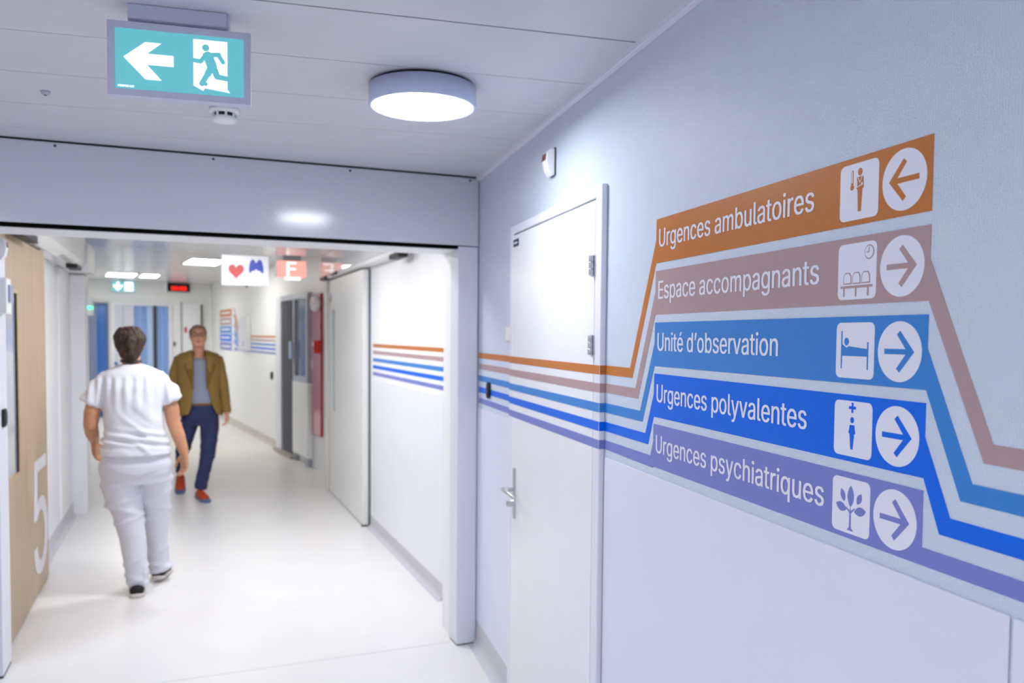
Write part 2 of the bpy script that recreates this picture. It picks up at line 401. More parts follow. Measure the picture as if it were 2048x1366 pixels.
# ================================================================== WAYFINDING SIGN on the near wall
def arrow_poly(cx, cz, dirn, r=.033, w=.0088):
    """one outline: shaft and open head; dirn=-1 mirrors it"""
    P = [(-r, -w/2), (-r, w/2), (r-.0185, w/2), (r-.0385, .0275), (r-.0315, .0335), (r, 0), (r-.0315, -.0335), (r-.0385, -.0275), (r-.0185, -w/2)]
    return [(cx+dirn*x, cz+z) for x, z in P]
def leafp(cx, cy, l, wd, ang, n=10):
    pts = []
    for k in range(n+1):
        t = k/n; pts.append((l*(t-.5), wd*S(PI*t)**.8))
    for k in range(1, n):
        t = 1-k/n; pts.append((l*(t-.5), -wd*S(PI*t)**.8))
    return [(cx+x*Cc(ang)-y*S(ang), cy+x*S(ang)+y*Cc(ang)) for x, y in pts]
def pictogram(kind, A, Bz):
    """polys in (x right from tile left, z from tile bottom), tile .0975 wide, .096 high"""
    P = []; Wp = []
    if kind == 0:
        P += [circle(.0515, .0805, .0058, 20, .0065), [(.0435, .0725), (.0595, .0725), (.0615, .053), (.058, .051), (.0555, .0135), (.0475, .0135), (.0455, .051), (.0425, .053)]]
        P += [rrect(.0285, .0345, .058, .086, .0028), circle(.0315, .0565, .0048, 18)]
        Wp += [rrect(.0302, .0328, .064, .0845, .001)]+[stroke((.0295, z), (.032, z), .0008) for z in (.068, .072, .076, .080)]
        Wp += [stroke((.0465, .0725), (.052, .062), .0012), stroke((.0575, .0725), (.052, .062), .0012), stroke((.044, .055), (.060, .059), .0016), stroke((.044, .0555), (.0455, .066), .0012), circle(.0575, .0595, .0022, 12)]
    if kind == 1:
        P += [circle(.0795, .0785, .0118, 30, .0122)]; Wp += [circle(.0795, .0785, .0098, 30, .0102)]
        P += [stroke((.0795, .0785), (.0795, .0865), .0018), stroke((.0803, .0785), (.0735, .0785), .0018)]
        for k in range(3):
            x = .0145+k*.0235
            P += [[(x, .0265), (x+.0005, .040), (x+.005, .0468), (x+.0165, .0468), (x+.021, .040), (x+.0215, .0265)]]
            Wp += [[(x+.002, .0285), (x+.0025, .0393), (x+.0058, .0448), (x+.0157, .0448), (x+.019, .0393), (x+.0195, .0285)]]
        P += [rrect(.008, .0895, .0195, .0238, .002)]+[rrect(x-.0018, x+.0018, .005, .021, .001) for x in (.017, .0478, .0785)]
    if kind == 2:
        P += [stroke((.0148, .016), (.0148, .082), .0034), stroke((.082, .016), (.082, .063), .0034), circle(.0275, .0635, .0062, 20, .0068)]
        P += [[(.0148, .0385), (.0148, .0600), (.0275, .0525), (.034, .0555), (.082, .0512), (.082, .0385)]]
    if kind == 3:
        P += [stroke((.0475, .076), (.0475, .094), .0052), stroke((.0385, .085), (.0565, .085), .0052), circle(.0475, .0635, .0048, 18, .0055)]
        P += [[(.0415, .055), (.0535, .055), (.0565, .0405), (.0535, .0395), (.0505, .0125), (.0445, .0125), (.0415, .0395), (.0385, .0405)]]
    if kind == 4:
        P += [leafp(.0490, .0655, .038, .0085, PI/2), leafp(.0285, .0650, .023, .0062, R(112)), leafp(.071, .0645, .022, .0062, R(62)), leafp(.0245, .0440, .029, .0078, R(-14)), leafp(.0735, .0435, .030, .0078, R(12))]
        P += [[(.0410, .0055), (.0465, .012), (.0468, .036), (.0365, .0445), (.0375, .046), (.0475, .0405), (.0487, .047), (.0500, .0405), (.0600, .047), (.0610, .0455), (.0505, .036), (.051, .012), (.0565, .0055)]]
    return P, Wp
TOPS = [1.931, 1.7945, 1.658, 1.522, 1.387]
BH = .116; SL, SR = 1.997, 1.032
WORDS = [('Urgences ambulatoires', .657, BANDC[0]), ('Espace accompagnants', .677, BANDC[1]), ('Unité d’observation', .551, BANDC[2]), ('Urgences polyvalentes', .65, BANDC[3]), ('Urgences psychiatriques', .707, BANDC[4])]
LEFTC = [(2.158, 2.141), (2.119, 2.100), (2.085, 2.068), (2.048, 2.029), (2.014, 1.998)]
RIGHTC = [None, (.906, .921), (.940, .960), (.978, .998), None]
sign = thing('wayfinding_sign', 'large wall wayfinding sign of five coloured direction bands with arrows', 'sign', (XW, 1.5, 1.25))
BANDLAB = ['orange band reading Urgences ambulatoires with an arrow to the left', 'dusty rose band reading Espace accompagnants', 'steel blue band reading Unité d’observation', 'royal blue band reading Urgences polyvalentes', 'lavender band reading Urgences psychiatriques']
for k in range(5):
    T = TOPS[k]; Bm = T-BH; (st, sb) = STR[k]; il, ol = LEFTC[k]; ye = 2.345
    if k < 4:
        poly = [(SL, T), (SL+.001, T-.055), (il, st), (ye, st), (ye, sb), (ol, sb), (SL-.001, Bm)]
    else:
        poly = [(SL, T), (SL, T-.048), (il, st), (ye, st), (ye, sb), (ol-.001, sb-.003), (SL-.004, sb+.001)]
    if k == 0: poly += [(SR, Bm), (SR, T)]
    elif k < 4:
        ir, orr = RIGHTC[k]
        poly += [(SR+.0005, Bm), (orr, sb), (-3.9, sb), (-3.9, st), (ir, st), (SR, T-.052), (SR, T)]
    else:
        poly += [(SR, Bm), (-3.9, sb), (-3.9, st), (SR, st), (SR, T)]
    band = MB().prism(poly[::-1], near, -.0002, .0008).build('band', WORDS[k][2], sign); band['label'] = BANDLAB[k]
    lt = MB(); fn = lambda a, b, d: near(-a, b, d)
    for wd_ in WORDS[k][0].split(' '):
        lt = MB(); text(lt, wd_, fn, -1.978, T-.0745, WORDS[k][1], .0468, .0014, bold=.0022, whole=WORDS[k][0]); lt.build('lettering', PRINTW, band)
    tile = MB().prism(rrect(-1.2465, -1.149, T-.107, T-.0105, .011), fn, .0006, .0012).build('pictogram_tile', PRINTW, band)
    P, Wp = pictogram(k, 0, 0); pm = MB(); pw = MB()
    for i_, q in enumerate(P): pm.prism([(-1.2465+x, T-.107+z) for x, z in q], fn, .0009, .0014+.00004*i_)
    pm.build('pictogram', WORDS[k][2], band)['kind'] = 'stuff'
    if Wp:
        for i_, q in enumerate(Wp): pw.prism([(-1.2465+x, T-.107+z) for x, z in q], fn, .0015, .0019+.00004*i_)
        pw.build('pictogram_detail', PRINTW, band)['kind'] = 'stuff'
        if k == 1:
            p3 = MB()
            for q in P[1:3]: p3.prism([(-1.2465+x, T-.107+z) for x, z in q], fn, .0018, .0022)
            p3.build('clock_hands', WORDS[k][2], band)
    MB().prism(circle(-1.0915, T-.0585, .0487, 56), fn, .0006, .0012).build('arrow_disc', PRINTW, band)
    MB().prism(arrow_poly(-1.0915, T-.0585, -1 if k == 0 else 1), fn, .0011, .0016).build('arrow', WORDS[k][2], band)
ws = thing('wall_stripes', 'short run of five wall stripes between the white door and the post', 'stripes', (XW, 3.7, 1.27), group=None)
for k, (z1, z0) in enumerate(STR): BX(XW-.0008, XW+.0002, 3.421, 4.10, z0, z1).build('stripe', BANDC[k], ws)
ws2 = thing('wall_stripes', 'five coloured stripes on the corridor wall beyond the opening', 'stripes', (1.47, 5.6, 1.29), N2)
for k, (z1, z0) in enumerate(STR): BX(1.4692, 1.4702, 4.70, 6.66, z0+.012, z1+.012).build('stripe', BANDC[k], ws2)

# ================================================================== near hall things
# round ceiling lamps
def round_lamp(x, y, zc, ang, label, strength, r=.174, tint=LAMP_TINT):
    t = thing('ceiling_lamp', label, 'lamp', (x, y, zc-.075), ang, 'round flush ceiling lamps')
    MB().lathe([(r-.012, zc-.010), (r-.012, zc-.0005)], c=(x, y, 0), n=64).build('mounting_ring', DARK, t)
    MB().lathe([(r-.011, zc-.070), (r-.009, zc-.073), (r-.003, zc-.073), (r, zc-.070), (r, zc-.0105), (r-.012, zc-.0105)], c=(x, y, 0), n=72).build('housing', mat('blue_grey_lamp_housing', (200, 210, 238), .4), t)
    MB().lathe([(r-.012, zc-.0715), (r-.03, zc-.0735)], c=(x, y, 0), n=64).build('diffuser', mat('lamp_diffuser_%g' % strength, (255, 255, 255), .5, emit=strength, ecol=tuple(255*v**.4545 for v in tint)), t)
    return t
round_lamp(.417, 2.662, ZC, N1, 'round ceiling lamp beside the big wayfinding sign', LAMP_NEAR)
round_lamp(.30, -1.6, ZC, N1, 'round ceiling lamp behind the viewer in the near hall', LAMP_HALL)
round_lamp(-1.5, .6, ZC, N1, 'round ceiling lamp near the left wall of the near hall', LAMP_HALL)
round_lamp(.40, 4.85, 2.425, N2, 'round ceiling lamp just past the header', LAMP_MID, tint=MID_TINT)
round_lamp(.40, 6.15, 2.425, N2, 'round ceiling lamp further past the header', LAMP_MID, tint=MID_TINT)

# exit sign
RIM = mat('lilac_grey_plastic', (200, 204, 224), .4)
TEAL = mat('lit_teal_panel', (80, 150, 160), .4, var=.01, emit=.5, ecol=(112, 206, 216))
LITW = mat('lit_white_panel', (250, 250, 255), .4, var=.01, emit=1.05, ecol=(250, 250, 255))
ex = thing('exit_sign', 'illuminated teal exit sign with left arrow and running figure on the near ceiling', 'exit sign', (-.263, 2.23, 2.2))
hs = [(0, 2.43), (0, 2.394), (.012, 2.386), (.075, 2.386), (.075, 2.43)]
MB().prism([(y_, z_) for y_, z_ in hs], lambda a, b, d: (d, 2.214+a, b), -.386, -.154).build('ceiling_bracket', RIM, ex, bevel=.003)
BX(-.150, -.154, 2.22, 2.285, 2.388, 2.43).build('bracket_cap', RIM, ex)
fr = MB()
x0, x1, z0, z1, b_ = -.430, -.096, 2.202, 2.382, .0165
fr.box(x0, x0+b_, 2.205, 2.240, z0, z1); fr.box(x1-b_, x1, 2.205, 2.240, z0, z1); fr.box(x0+b_, x1-b_, 2.205, 2.240, z0, z0+b_); fr.box(x0+b_, x1-b_, 2.205, 2.240, z1-b_, z1)
fr.build('frame', RIM, ex)
BX(x0+.002, x1-.002, 2.236, 2.246, z0+.002, z1-.002).build('rear_frame', WHITEP, ex)
pn = BX(x0+b_, x1-b_, 2.209, 2.236, z0+b_, z1-b_).build('lit_panel', TEAL, ex)
W_, H_ = x1-x0-2*b_, z1-z0-2*b_
fe = lambda a, b, d: (x0+b_+a*W_, 2.209-d, z0+b_+b*H_)
ar = [(.065, .53), (.23, .80), (.352, .80), (.24, .61), (.445, .61), (.445, .43), (.24, .43), (.352, .185), (.23, .185)]
MB().prism(ar, fe, .0002, .001).build('arrow', LITW, pn)
MB().prism([(.60, .93), (.867, .93), (.867, .12), (.888, .07), (.69, .12), (.675, .075), (.60, .15)], fe, .0002, .001).build('door_symbol', LITW, pn)
rm = MB()
H2 = .5
rm.prism(circle(.697, .80, .0285, 24, .058), fe, .001, .0018)
for p, q, wd in (((.715, .66), (.745, .50), .075), ((.69, .675), (.80, .70), .035), ((.795, .70), (.833, .58), .032), ((.695, .67), (.655, .56), .032), ((.655, .565), (.595, .575), .034), ((.745, .50), (.712, .36), .050), ((.715, .38), (.665, .19), .040), ((.755, .50), (.785, .33), .048), ((.785, .325), (.885, .30), .040), ((.665, .205), (.695, .19), .03)):
    wd = wd*1.08
    dx, dy = (q[0]-p[0])*W_, (q[1]-p[1])*H_; l = math.hypot(dx, dy); nx, ny = -dy/l*wd/2*W_, dx/l*wd/2*W_
    rm.prism([(p[0]+nx/W_, p[1]+ny/H_), (p[0]-nx/W_, p[1]-ny/H_), (q[0]-nx/W_, q[1]-ny/H_), (q[0]+nx/W_, q[1]+ny/H_)], fe, .001, .0018)
    for c in (p, q): rm.prism(circle(c[0], c[1], wd/2, 12, wd/2*W_/H_), fe, .001, .0017)
rm.build('running_figure', TEAL, pn)
bt = MB(); text(bt, 'PERFOLUX', fe, .02, .035, .125, .032, .001, bold=.004, shear=.25); bt.build('maker_lettering', LITW, pn)

sd = thing('smoke_detector', 'white round smoke detector below the near exit sign', 'smoke detector', (-.228, 3.15, 2.385))
MB().lathe([(.052, 2.43), (.052, 2.418), (.046, 2.413)][::-1], c=(-.228, 3.15, 0), n=36).build('base', WHITEP, sd)
MB().lathe([(.030, 2.381), (.038, 2.384), (.0415, 2.391), (.042, 2.4)], c=(-.228, 3.15, 0), n=36).build('cap', WHITEP, sd)
MB().lathe([(.036, 2.4), (.036, 2.414)], c=(-.228, 3.15, 0), n=30).build('chamber', BLACK, sd)
for k in range(8):
    a = 2*PI*k/8+.2; BX(-.228+.039*Cc(a)-.004, -.228+.039*Cc(a)+.004, 3.15+.039*S(a)-.004, 3.15+.039*S(a)+.004, 2.399, 2.415).build('spacer_rib', WHITEP, sd)
sp = thing('ceiling_sensor', 'tiny grey sensor set in the near ceiling at the left', 'sensor', (-.796, 3.10, 2.42))
MB().lathe([(.006, 2.418), (.012, 2.420), (.015, 2.426), (.016, 2.4302)], c=(-.796, 3.10, 0), n=24).build('rim', ALU, sp)
MB().lathe([(.003, 2.4155), (.006, 2.4185)], c=(-.796, 3.10, 0), n=16).build('lens', mat('reddish_lens', (110, 70, 70), .3), sp)

# motion detectors
def detector(t, fn):
    MB().prism([(0, 2.212), (.016, 2.206), (.030, 2.225), (.038, 2.262), (.034, 2.290), (.020, 2.305), (0, 2.305)], lambda a, b, d: fn(a, d, b), -.0255, .0255).build('body', WHITEP, t, bevel=.003)
    MB().prism([(.0345, 2.262), (.0395, 2.264), (.0365, 2.288), (.0325, 2.289)], lambda a, b, d: fn(a, d, b), -.018, .027).build('red_window', mat('dark_red_lens', (120, 18, 40), .15), t)
    MB().prism([(0, 2.209), (.006, 2.209), (.006, 2.308), (0, 2.308)], lambda a, b, d: fn(a, d, b), -.028, .028).build('back_plate', DARK, t)
t = thing('motion_detector', 'white motion detector with dark red window above the white door', 'detector', (XW, 2.90, 2.206))
detector(t, lambda a, d, b: (XW-a, 2.885+d, b))
t = thing('light_switch', 'small white wall switch just left of the white door', 'switch', (XW, 3.50, 1.60))
BX(XW-.008, XW, 3.455, 3.535, 1.595, 1.66).build('plate', WHITEP, t, bevel=.002)
BX(XW-.011, XW-.008, 3.463, 3.527, 1.63, 1.654).build('rocker', WHITEP, t, bevel=.001)
BX(XW-.011, XW-.008, 3.463, 3.527, 1.601, 1.627).build('rocker', WHITEP, t, bevel=.001)
t = thing('door_button', 'black oval button on the stripes beside the post', 'button', (XW, 3.855, 1.312))
MB().prism([(3.855+x, 1.351+z) for x, z in rrect(-.021, .021, -.04, .04, .02)], near, 0, .016).build('oval_body', BLACK, t, bevel=.004)
MB().prism([(3.855+x, 1.351+z) for x, z in rrect(-.012, .012, -.022, .022, .011)], near, .015, .0175).build('touch_face', DARK, t)

# ================================================================== LEFT: oak sliding door and fittings
def L2(a, b, d): return (-.82+d, a, b)             # oak leaf face: a = v, b = z
od = thing('sliding_door', 'light oak sliding door with a large white numeral five', 'door', (-.845, 5.3, .012), N2)
wz0, wz1, wv0, wv1 = .835, 1.845, 4.66, 5.10
lf = MB()
lf.box(-.87, -.82, 4.56, wv0, .012, 2.125); lf.box(-.87, -.82, wv1, 6.06, .012, 2.125); lf.box(-.87, -.82, wv0, wv1, .012, wz0); lf.box(-.87, -.82, wv0, wv1, wz1, 2.125)
leaf5 = lf.build('leaf', OAK, od)
bd = MB(); bw = .022
for (a0, a1, b0, b1) in ((wv0, wv0+bw, wz0, wz1), (wv1-bw, wv1, wz0, wz1), (wv0+bw, wv1-bw, wz0, wz0+bw), (wv0+bw, wv1-bw, wz1-bw, wz1)): bd.box(-.84, -.818, a0, a1, b0, b1)
bd.build('glazing_bead', mat('oak_bead', (196, 166, 126), .4, var=.06, scale=1.5, stretch=(20, 20, 1)), leaf5)
BX(-.834, -.829, wv0+.004, wv1-.004, wz0+.004, wz1-.004).build('glass_pane', mat('grey_reflective_glass', (168, 177, 196), .06, var=.02, spec=.9, coat=.5), leaf5)
BX(-.829, -.822, wv1-.034, wv1-.022, wz0+.022, wz1-.022).build('seal', BLACK, leaf5)
n5 = MB(); text(n5, '5', L2, 5.51, .131, .50, .705, .0012, bold=.03); n5.build('numeral', mat('numeral_white', (224, 224, 230), .4), leaf5)
BX(-.866, -.824, 5.9, 6.05, 0, .012).build('floor_guide', DARK, od)
# left sliding rail
rl = thing('door_rail', 'white rail cover above the oak sliding door', 'rail', (-.8, 6.4, 2.2), N2)
MB().prism([(-.90, 2.424), (-.742, 2.424), (-.742, 2.20), (-.79, 2.135), (-.90, 2.135)], lambda a, b, d: (a, d, b), 4.52, 7.75).build('cover', GLOSSW, rl, bevel=.003)
BX(-.785, -.735, 4.80, 5.22, 2.108, 2.15).build('sensor_head', BLACK, rl, bevel=.006)
BX(-.785, -.735, 5.22, 5.27, 2.108, 2.15).build('sensor_cap', ALU, rl, bevel=.004)
BX(-.80, -.72, 6.95, 7.25, 2.10, 2.135).build('sensor_head', BLACK, rl, bevel=.006)
BX(-.895, -.72, 7.76, 8.30, 2.13, 2.36).build('end_box', WHITEP, rl, bevel=.004)
# fittings on the left post
t = thing('motion_detector', 'white motion detector with red window at the left picture edge', 'detector', (-.79, 4.4, 2.0), N2)
detector(t, lambda a, d, b: (-.78+a*.9, 4.41+d, b-.255))
t = thing('card_reader', 'white boxy card reader on the post beside the oak door', 'reader', (-.78, 4.55, 1.73), N2)
BX(-.78, -.742, 4.35, 4.46, 1.70, 1.865).build('case', WHITEP, t, bevel=.004)
BX(-.742, -.734, 4.385, 4.475, 1.755, 1.835).build('screen', mat('grey_blue_screen', (150, 162, 190), .15), t)
t = thing('door_button', 'black button on the left post beside the oak door', 'button', (-.78, 4.5, 1.18), N2)
BX(-.78, -.766, 4.40, 4.46, 1.17, 1.255).build('body', BLACK, t, bevel=.006)
BX(-.766, -.763, 4.41, 4.45, 1.185, 1.24).build('touch_face', DARK, t)
t = thing('exit_button', 'white box with a glowing green dot on the far pilaster', 'button', (-.78, 8.2, 1.75), N2)
BX(-.78, -.735, 8.14, 8.30, 1.765, 1.935).build('case', WHITEP, t, bevel=.006)
MB().lathe([(.018, -.731), (.018, -.7355)], c=(0, 8.2, 1.835), n=20, axis='x').build('green_light', mat('green_light', (60, 230, 160), .4, emit=2.0, ecol=(70, 235, 170)), t)
MB().lathe([(.015, 8.1355), (.017, 8.1405)], c=(-.752, 0, 1.835), n=20, axis='y').build('green_light', MATS['green_light'], t)

# ================================================================== RIGHT: sliding door
sdr = thing('sliding_door', 'white sliding door with a narrow window parked against the right wall', 'door', (1.42, 7.6, .012), N2)
lf = MB(); a0, a1, b0, b1 = 8.10, 8.30, .84, 1.86
lf.box(1.405, 1.452, 6.76, a0, .012, 2.16); lf.box(1.405, 1.452, a1, 8.45, .012, 2.16); lf.box(1.405, 1.452, a0, a1, .012, b0); lf.box(1.405, 1.452, a0, a1, b1, 2.16)
lw = lf.build('leaf', mat('off_white_leaf', (233, 233, 231), .35, var=.008), sdr)
BX(1.424, 1.43, a0, a1, b0, b1).build('glass_pane', mat('grey_glass', (140, 148, 158), .08, coat=.5), lw)
BX(1.4525, 1.468, 6.745, 6.775, .02, 2.16).build('edge_seal', mat('blue_grey_seal', (96, 106, 122), .5), sdr)
BX(1.40, 1.44, 6.75, 6.80, 0, .012).build('floor_guide', BLACK, sdr)
BX(1.402, 1.405, 8.385, 8.395, .02, 2.16).build('edge_profile', mat('beige_grey_profile', (196, 194, 184), .4), sdr)
stk = BX(1.4035, 1.405, 8.33, 8.38, 1.93, 1.99).build('sticker', mat('red_sticker', (220, 120, 100), .5), sdr)
BX(1.4035, 1.405, 8.28, 8.33, 1.95, 2.03).build('sticker', mat('blue_sticker', (140, 150, 200), .5), sdr)
struct(BX(1.385, 1.47, 8.46, 8.60, 0, 2.17).build('trim_9', mat('cream_frame', (228, 226, 220), .4), ang=N2, bevel=.004), 'cream door post at the far end of the white sliding door')
rr = thing('door_rail', 'glossy white rail cover above the white sliding door', 'rail', (1.42, 6.9, 2.2), N2)
BX(1.355, 1.469, 5.30, 8.62, 2.205, 2.423).build('cover', GLOSSW, rr, bevel=.003)
BX(1.36, 1.465, 5.32, 8.60, 2.178, 2.205).build('lower_strip', WHITEP, rr, bevel=.003)
BX(1.35, 1.42, 5.36, 5.62, 2.142, 2.177).build('sensor_head', BLACK, rr, bevel=.006)
BX(1.34, 1.40, 8.30, 8.62, 2.172, 2.204).build('sensor_head', BLACK, rr, bevel=.006)
BX(1.34, 1.36, 7.70, 7.95, 2.18, 2.205).build('sensor_head', BLACK, rr, bevel=.004)

# ================================================================== hanging signs
t = thing('hanging_sign', 'white hanging sign showing a red heart and blue lungs', 'sign', (.49, 7.0, 2.0), N2)
hp_ = BX(.307, .673, 6.99, 7.01, 2.008, 2.254).build('panel', mat('sign_white', (226, 226, 230), .3), t, bevel=.003)
hf = lambda a, b, d: (.307+a, 6.99-d, 2.008+b)
ht = []
for k in range(60):
    q = 2*PI*k/60; ht.append((.112+.0038*16*S(q)**3, .118+.0042*(13*Cc(q)-5*Cc(2*q)-2*Cc(3*q)-Cc(4*q))))
MB().prism(ht, hf, .0002, .0025).build('heart_motif', mat('heart_red', (190, 24, 30), .4), hp_)
lu = MB()
for sgn in (-1, 1):
    lu.prism([(.268+sgn*x, z) for x, z in [(.004, .17), (.010, .205), (.028, .217), (.046, .200), (.056, .16), (.058, .115), (.050, .100), (.030, .122), (.010, .125), (.002, .14)]], hf, .0002, .0025)
lu.prism([(.258, .135), (.278, .135), (.276, .19), (.260, .19)], hf, .0002, .0024)
lu.build('lungs_motif', mat('lung_blue', (34, 62, 168), .4), hp_)
for u in (.36, .62): MB().tube([(u, 7.0, 2.25), (u, 7.0, 2.424)], [.003, .003], n=8).build('hanging_rod', STEEL, t)
BX(.49, .51, 6.993, 7.007, 1.994, 2.008).build('clip', BLACK, t)
t = thing('letter_sign', 'lit red ceiling sign with a white letter F', 'sign', (1.15, 9.4, 2.2), N2)
fp = BX(.99, 1.31, 9.39, 9.45, 2.252, 2.432).build('lit_box', mat('lit_pale_red', (245, 170, 160), .3, emit=.75, ecol=(255, 172, 160)), t, bevel=.004)
BX(.983, .990, 9.385, 9.455, 2.25, 2.434).build('side_cap', ALU, t)
ft = MB(); text(ft, 'F', lambda a, b, d: (a, 9.388-d, b), 1.10, 2.268, .10, .15, 0, bold=.006); ft.build('letter', mat('lit_white_letter', (255, 255, 255), .4, emit=1.1), fp)
BX(1.08, 1.25, 9.395, 9.445, 2.222, 2.252).build('lower_lamp', LITW, t, bevel=.004)
BX(1.06, 1.25, 9.40, 9.44, 2.432, 2.60).build('bracket', ALU, t)

# ================================================================== FAR SECTION
def W3(a, b, d): return (2.66-d, a, b)             # far right wall: a = v, b = z
def panel_lamp(u0, u1, v0, v1, label):
    t = thing('ceiling_panel_lamp', label, 'lamp', ((u0+u1)/2, (v0+v1)/2, ZC3-.02), N3, 'rectangular panel lamps of the far corridor')
    fr = MB(); b = .02
    fr.box(u0, u0+b, v0, v1, ZC3-.016, ZC3); fr.box(u1-b, u1, v0, v1, ZC3-.016, ZC3); fr.box(u0+b, u1-b, v0, v0+b, ZC3-.016, ZC3); fr.box(u0+b, u1-b, v1-b, v1, ZC3-.016, ZC3)
    fr.build('frame', WHITEP, t)
    BX(u0+b, u1-b, v0+b, v1-b, ZC3-.013, ZC3-.001).build('diffuser', mat('panel_diffuser', (255, 255, 255), .5, emit=LAMP_FAR, ecol=(255, 252, 240)), t)
panel_lamp(1.50, 1.97, 11.35, 12.3, 'panel lamp behind the heart and lungs sign')
panel_lamp(.68, 1.15, 14.85, 15.75, 'wider panel lamp above the far exit sign')
panel_lamp(1.20, 1.50, 14.9, 15.7, 'narrower panel lamp right of the far exit sign')
# small wayfinding sign
SW = mat('sign_backing', (226, 228, 236), .4)
t = thing('wayfinding_sign', 'small distant wayfinding sign of five stacked coloured bands', 'sign', (2.66, 15.4, 1.3), N3)
zz = [(2.05, 1.92, 0), (1.90, 1.765, 1), (1.745, 1.62, 2), (1.60, 1.47, 3), (1.45, 1.31, 4)]
tops3 = [1.585, 1.53, 1.47, 1.41, 1.35]
for (z1, z0, k), sz in zip(zz, tops3):
    dx = .10*(4-k)/4
    poly = [(16.25, z1), (16.25, z0), (14.75-dx*.2, z0), (14.52-dx+.18, sz-.028)]
    poly = [(16.25, z1), (16.25, z0), (14.78, z0), (14.55-(.0+.06*(4-k)), sz-.028), (11.58, sz-.028), (11.58, sz), (14.50-(.06*(4-k)), sz), (14.72, (z0+z1)/2), (14.72, z1)]
    b = MB().prism(poly, W3, -.0005, .003).build('band', BANDC[k], t)
    BX(2.654, 2.6572, 14.74, 15.02, z0+.008, z1-.008).build('pictogram_tile', PRINTW, b)
    BX(2.654, 2.6572, 15.2, 16.1, z0+.05, z0+.085).build('lettering', PRINTW, b)
t = thing('wall_cabinet', 'narrow white cabinet on the far wall beside the small wayfinding sign', 'cabinet', (2.66, 13.65, 1.3), N3)
cb = BX(2.58, 2.66, 13.38, 13.98, 1.34, 1.90).build('body', WHITEP, t, bevel=.004)
BX(2.572, 2.58, 13.40, 13.96, 1.36, 1.88).build('door', FRAMEW, t, bevel=.003)
BX(2.568, 2.572, 13.5, 13.58, 1.42, 1.50).build('lock', ALU, t)
t = thing('door_button', 'black oval button on the far right wall below the stripes', 'button', (2.66, 11.88, .97), N3)
MB().prism([(11.88+x, 1.015+z) for x, z in rrect(-.04, .04, -.055, .055, .035)], W3, 0, .025).build('oval_body', BLACK, t, bevel=.004)
MB().prism([(11.88+x, 1.015+z) for x, z in rrect(-.02, .02, -.03, .03, .018)], W3, .024, .027).build('touch_face', DARK, t)
# glazed partition
d4 = rootstruct('door_2', 'grey framed glazed partition with a grey folding curtain', N3)
for a0_, a1_, z0_, z1_ in ((11.12, 11.42, 0, 2.12), (10.40, 10.47, 0, 2.05), (9.78, 9.86, 0, 2.12), (9.86, 11.12, 2.05, 2.12), (9.86, 10.40, 1.02, 1.09)):
    BX(2.60, 2.66, a0_, a1_, z0_, z1_).build('frame_bar', ALU if a0_ < 11 else FRAMEW, d4, bevel=.003)
cv = MB(); n = 60
pts = [(10.47+.65*k/n, .022*S(k*2*PI/7.5)) for k in range(n+1)]
vs = [(2.638+d, a, .04) for a, d in pts]+[(2.638+d, a, 2.05) for a, d in pts]
cv.add(vs, [(k, k+1, n+2+k, n+1+k) for k in range(n)], True); cv.build('folding_curtain', mat('grey_curtain', (118, 118, 130), .6), d4)
BX(2.652, 2.66, 10.47, 11.12, 0, 2.05).build('curtain_back', DARK, d4)
BX(2.63, 2.64, 9.86, 10.40, 1.09, 2.05).build('glass_pane', mat('blue_grey_glass', (96, 112, 136), .08, coat=.4, var=.1, scale=3), d4)
BX(2.585, 2.66, 9.72, 10.45, .1, 1.02).build('lower_panel', WHITEP, d4, bevel=.02)
BX(2.57, 2.60, 10.45, 10.55, 1.30, 1.52).build('notice', mat('pale_blue_notice', (178, 196, 232), .5), d4)
BX(2.56, 2.66, 10.47, 11.42, 0, .05).build('threshold', mat('beige_threshold', (176, 168, 158), .5), d4)
# red cabinet and alarm fittings
t = thing('red_wall_panel', 'tall narrow glossy red panel on the far right wall', 'panel', (2.66, 9.5, .42), N3)
RED = mat('glossy_red', (176, 28, 44), .16, coat=.6)
BX(2.628, 2.66, 9.30, 9.67, .42, 2.09).build('door', RED, t, bevel=.004)
BX(2.622, 2.628, 9.62, 9.66, 1.2, 1.3).build('latch', STEEL, t)
t = thing('alarm_siren', 'white alarm siren over the tall red panel', 'siren', (2.62, 9.4, 1.9), N3)
MB().lathe([(.055, 2.628), (.085, 2.615), (.09, 2.56), (.06, 2.54)], c=(0, 9.36, 1.97), n=28, axis='x').build('body', WHITEP, t)
MB().lathe([(.03, 2.53), (.045, 2.5405)], c=(0, 9.36, 1.97), n=24, axis='x').build('lens', mat('clear_lens', (236, 236, 240), .2), t)
t = thing('call_point', 'small bright red alarm call point on the red panel', 'alarm', (2.62, 9.33, 1.39), N3)
BX(2.55, 2.628, 9.28, 9.38, 1.395, 1.545).build('case', mat('bright_red', (214, 34, 16), .35), t, bevel=.006)
MB().lathe([(.025, 2.545), (.027, 2.551)], c=(0, 9.33, 1.50), n=20, axis='x').build('glass', PRINTW, t)
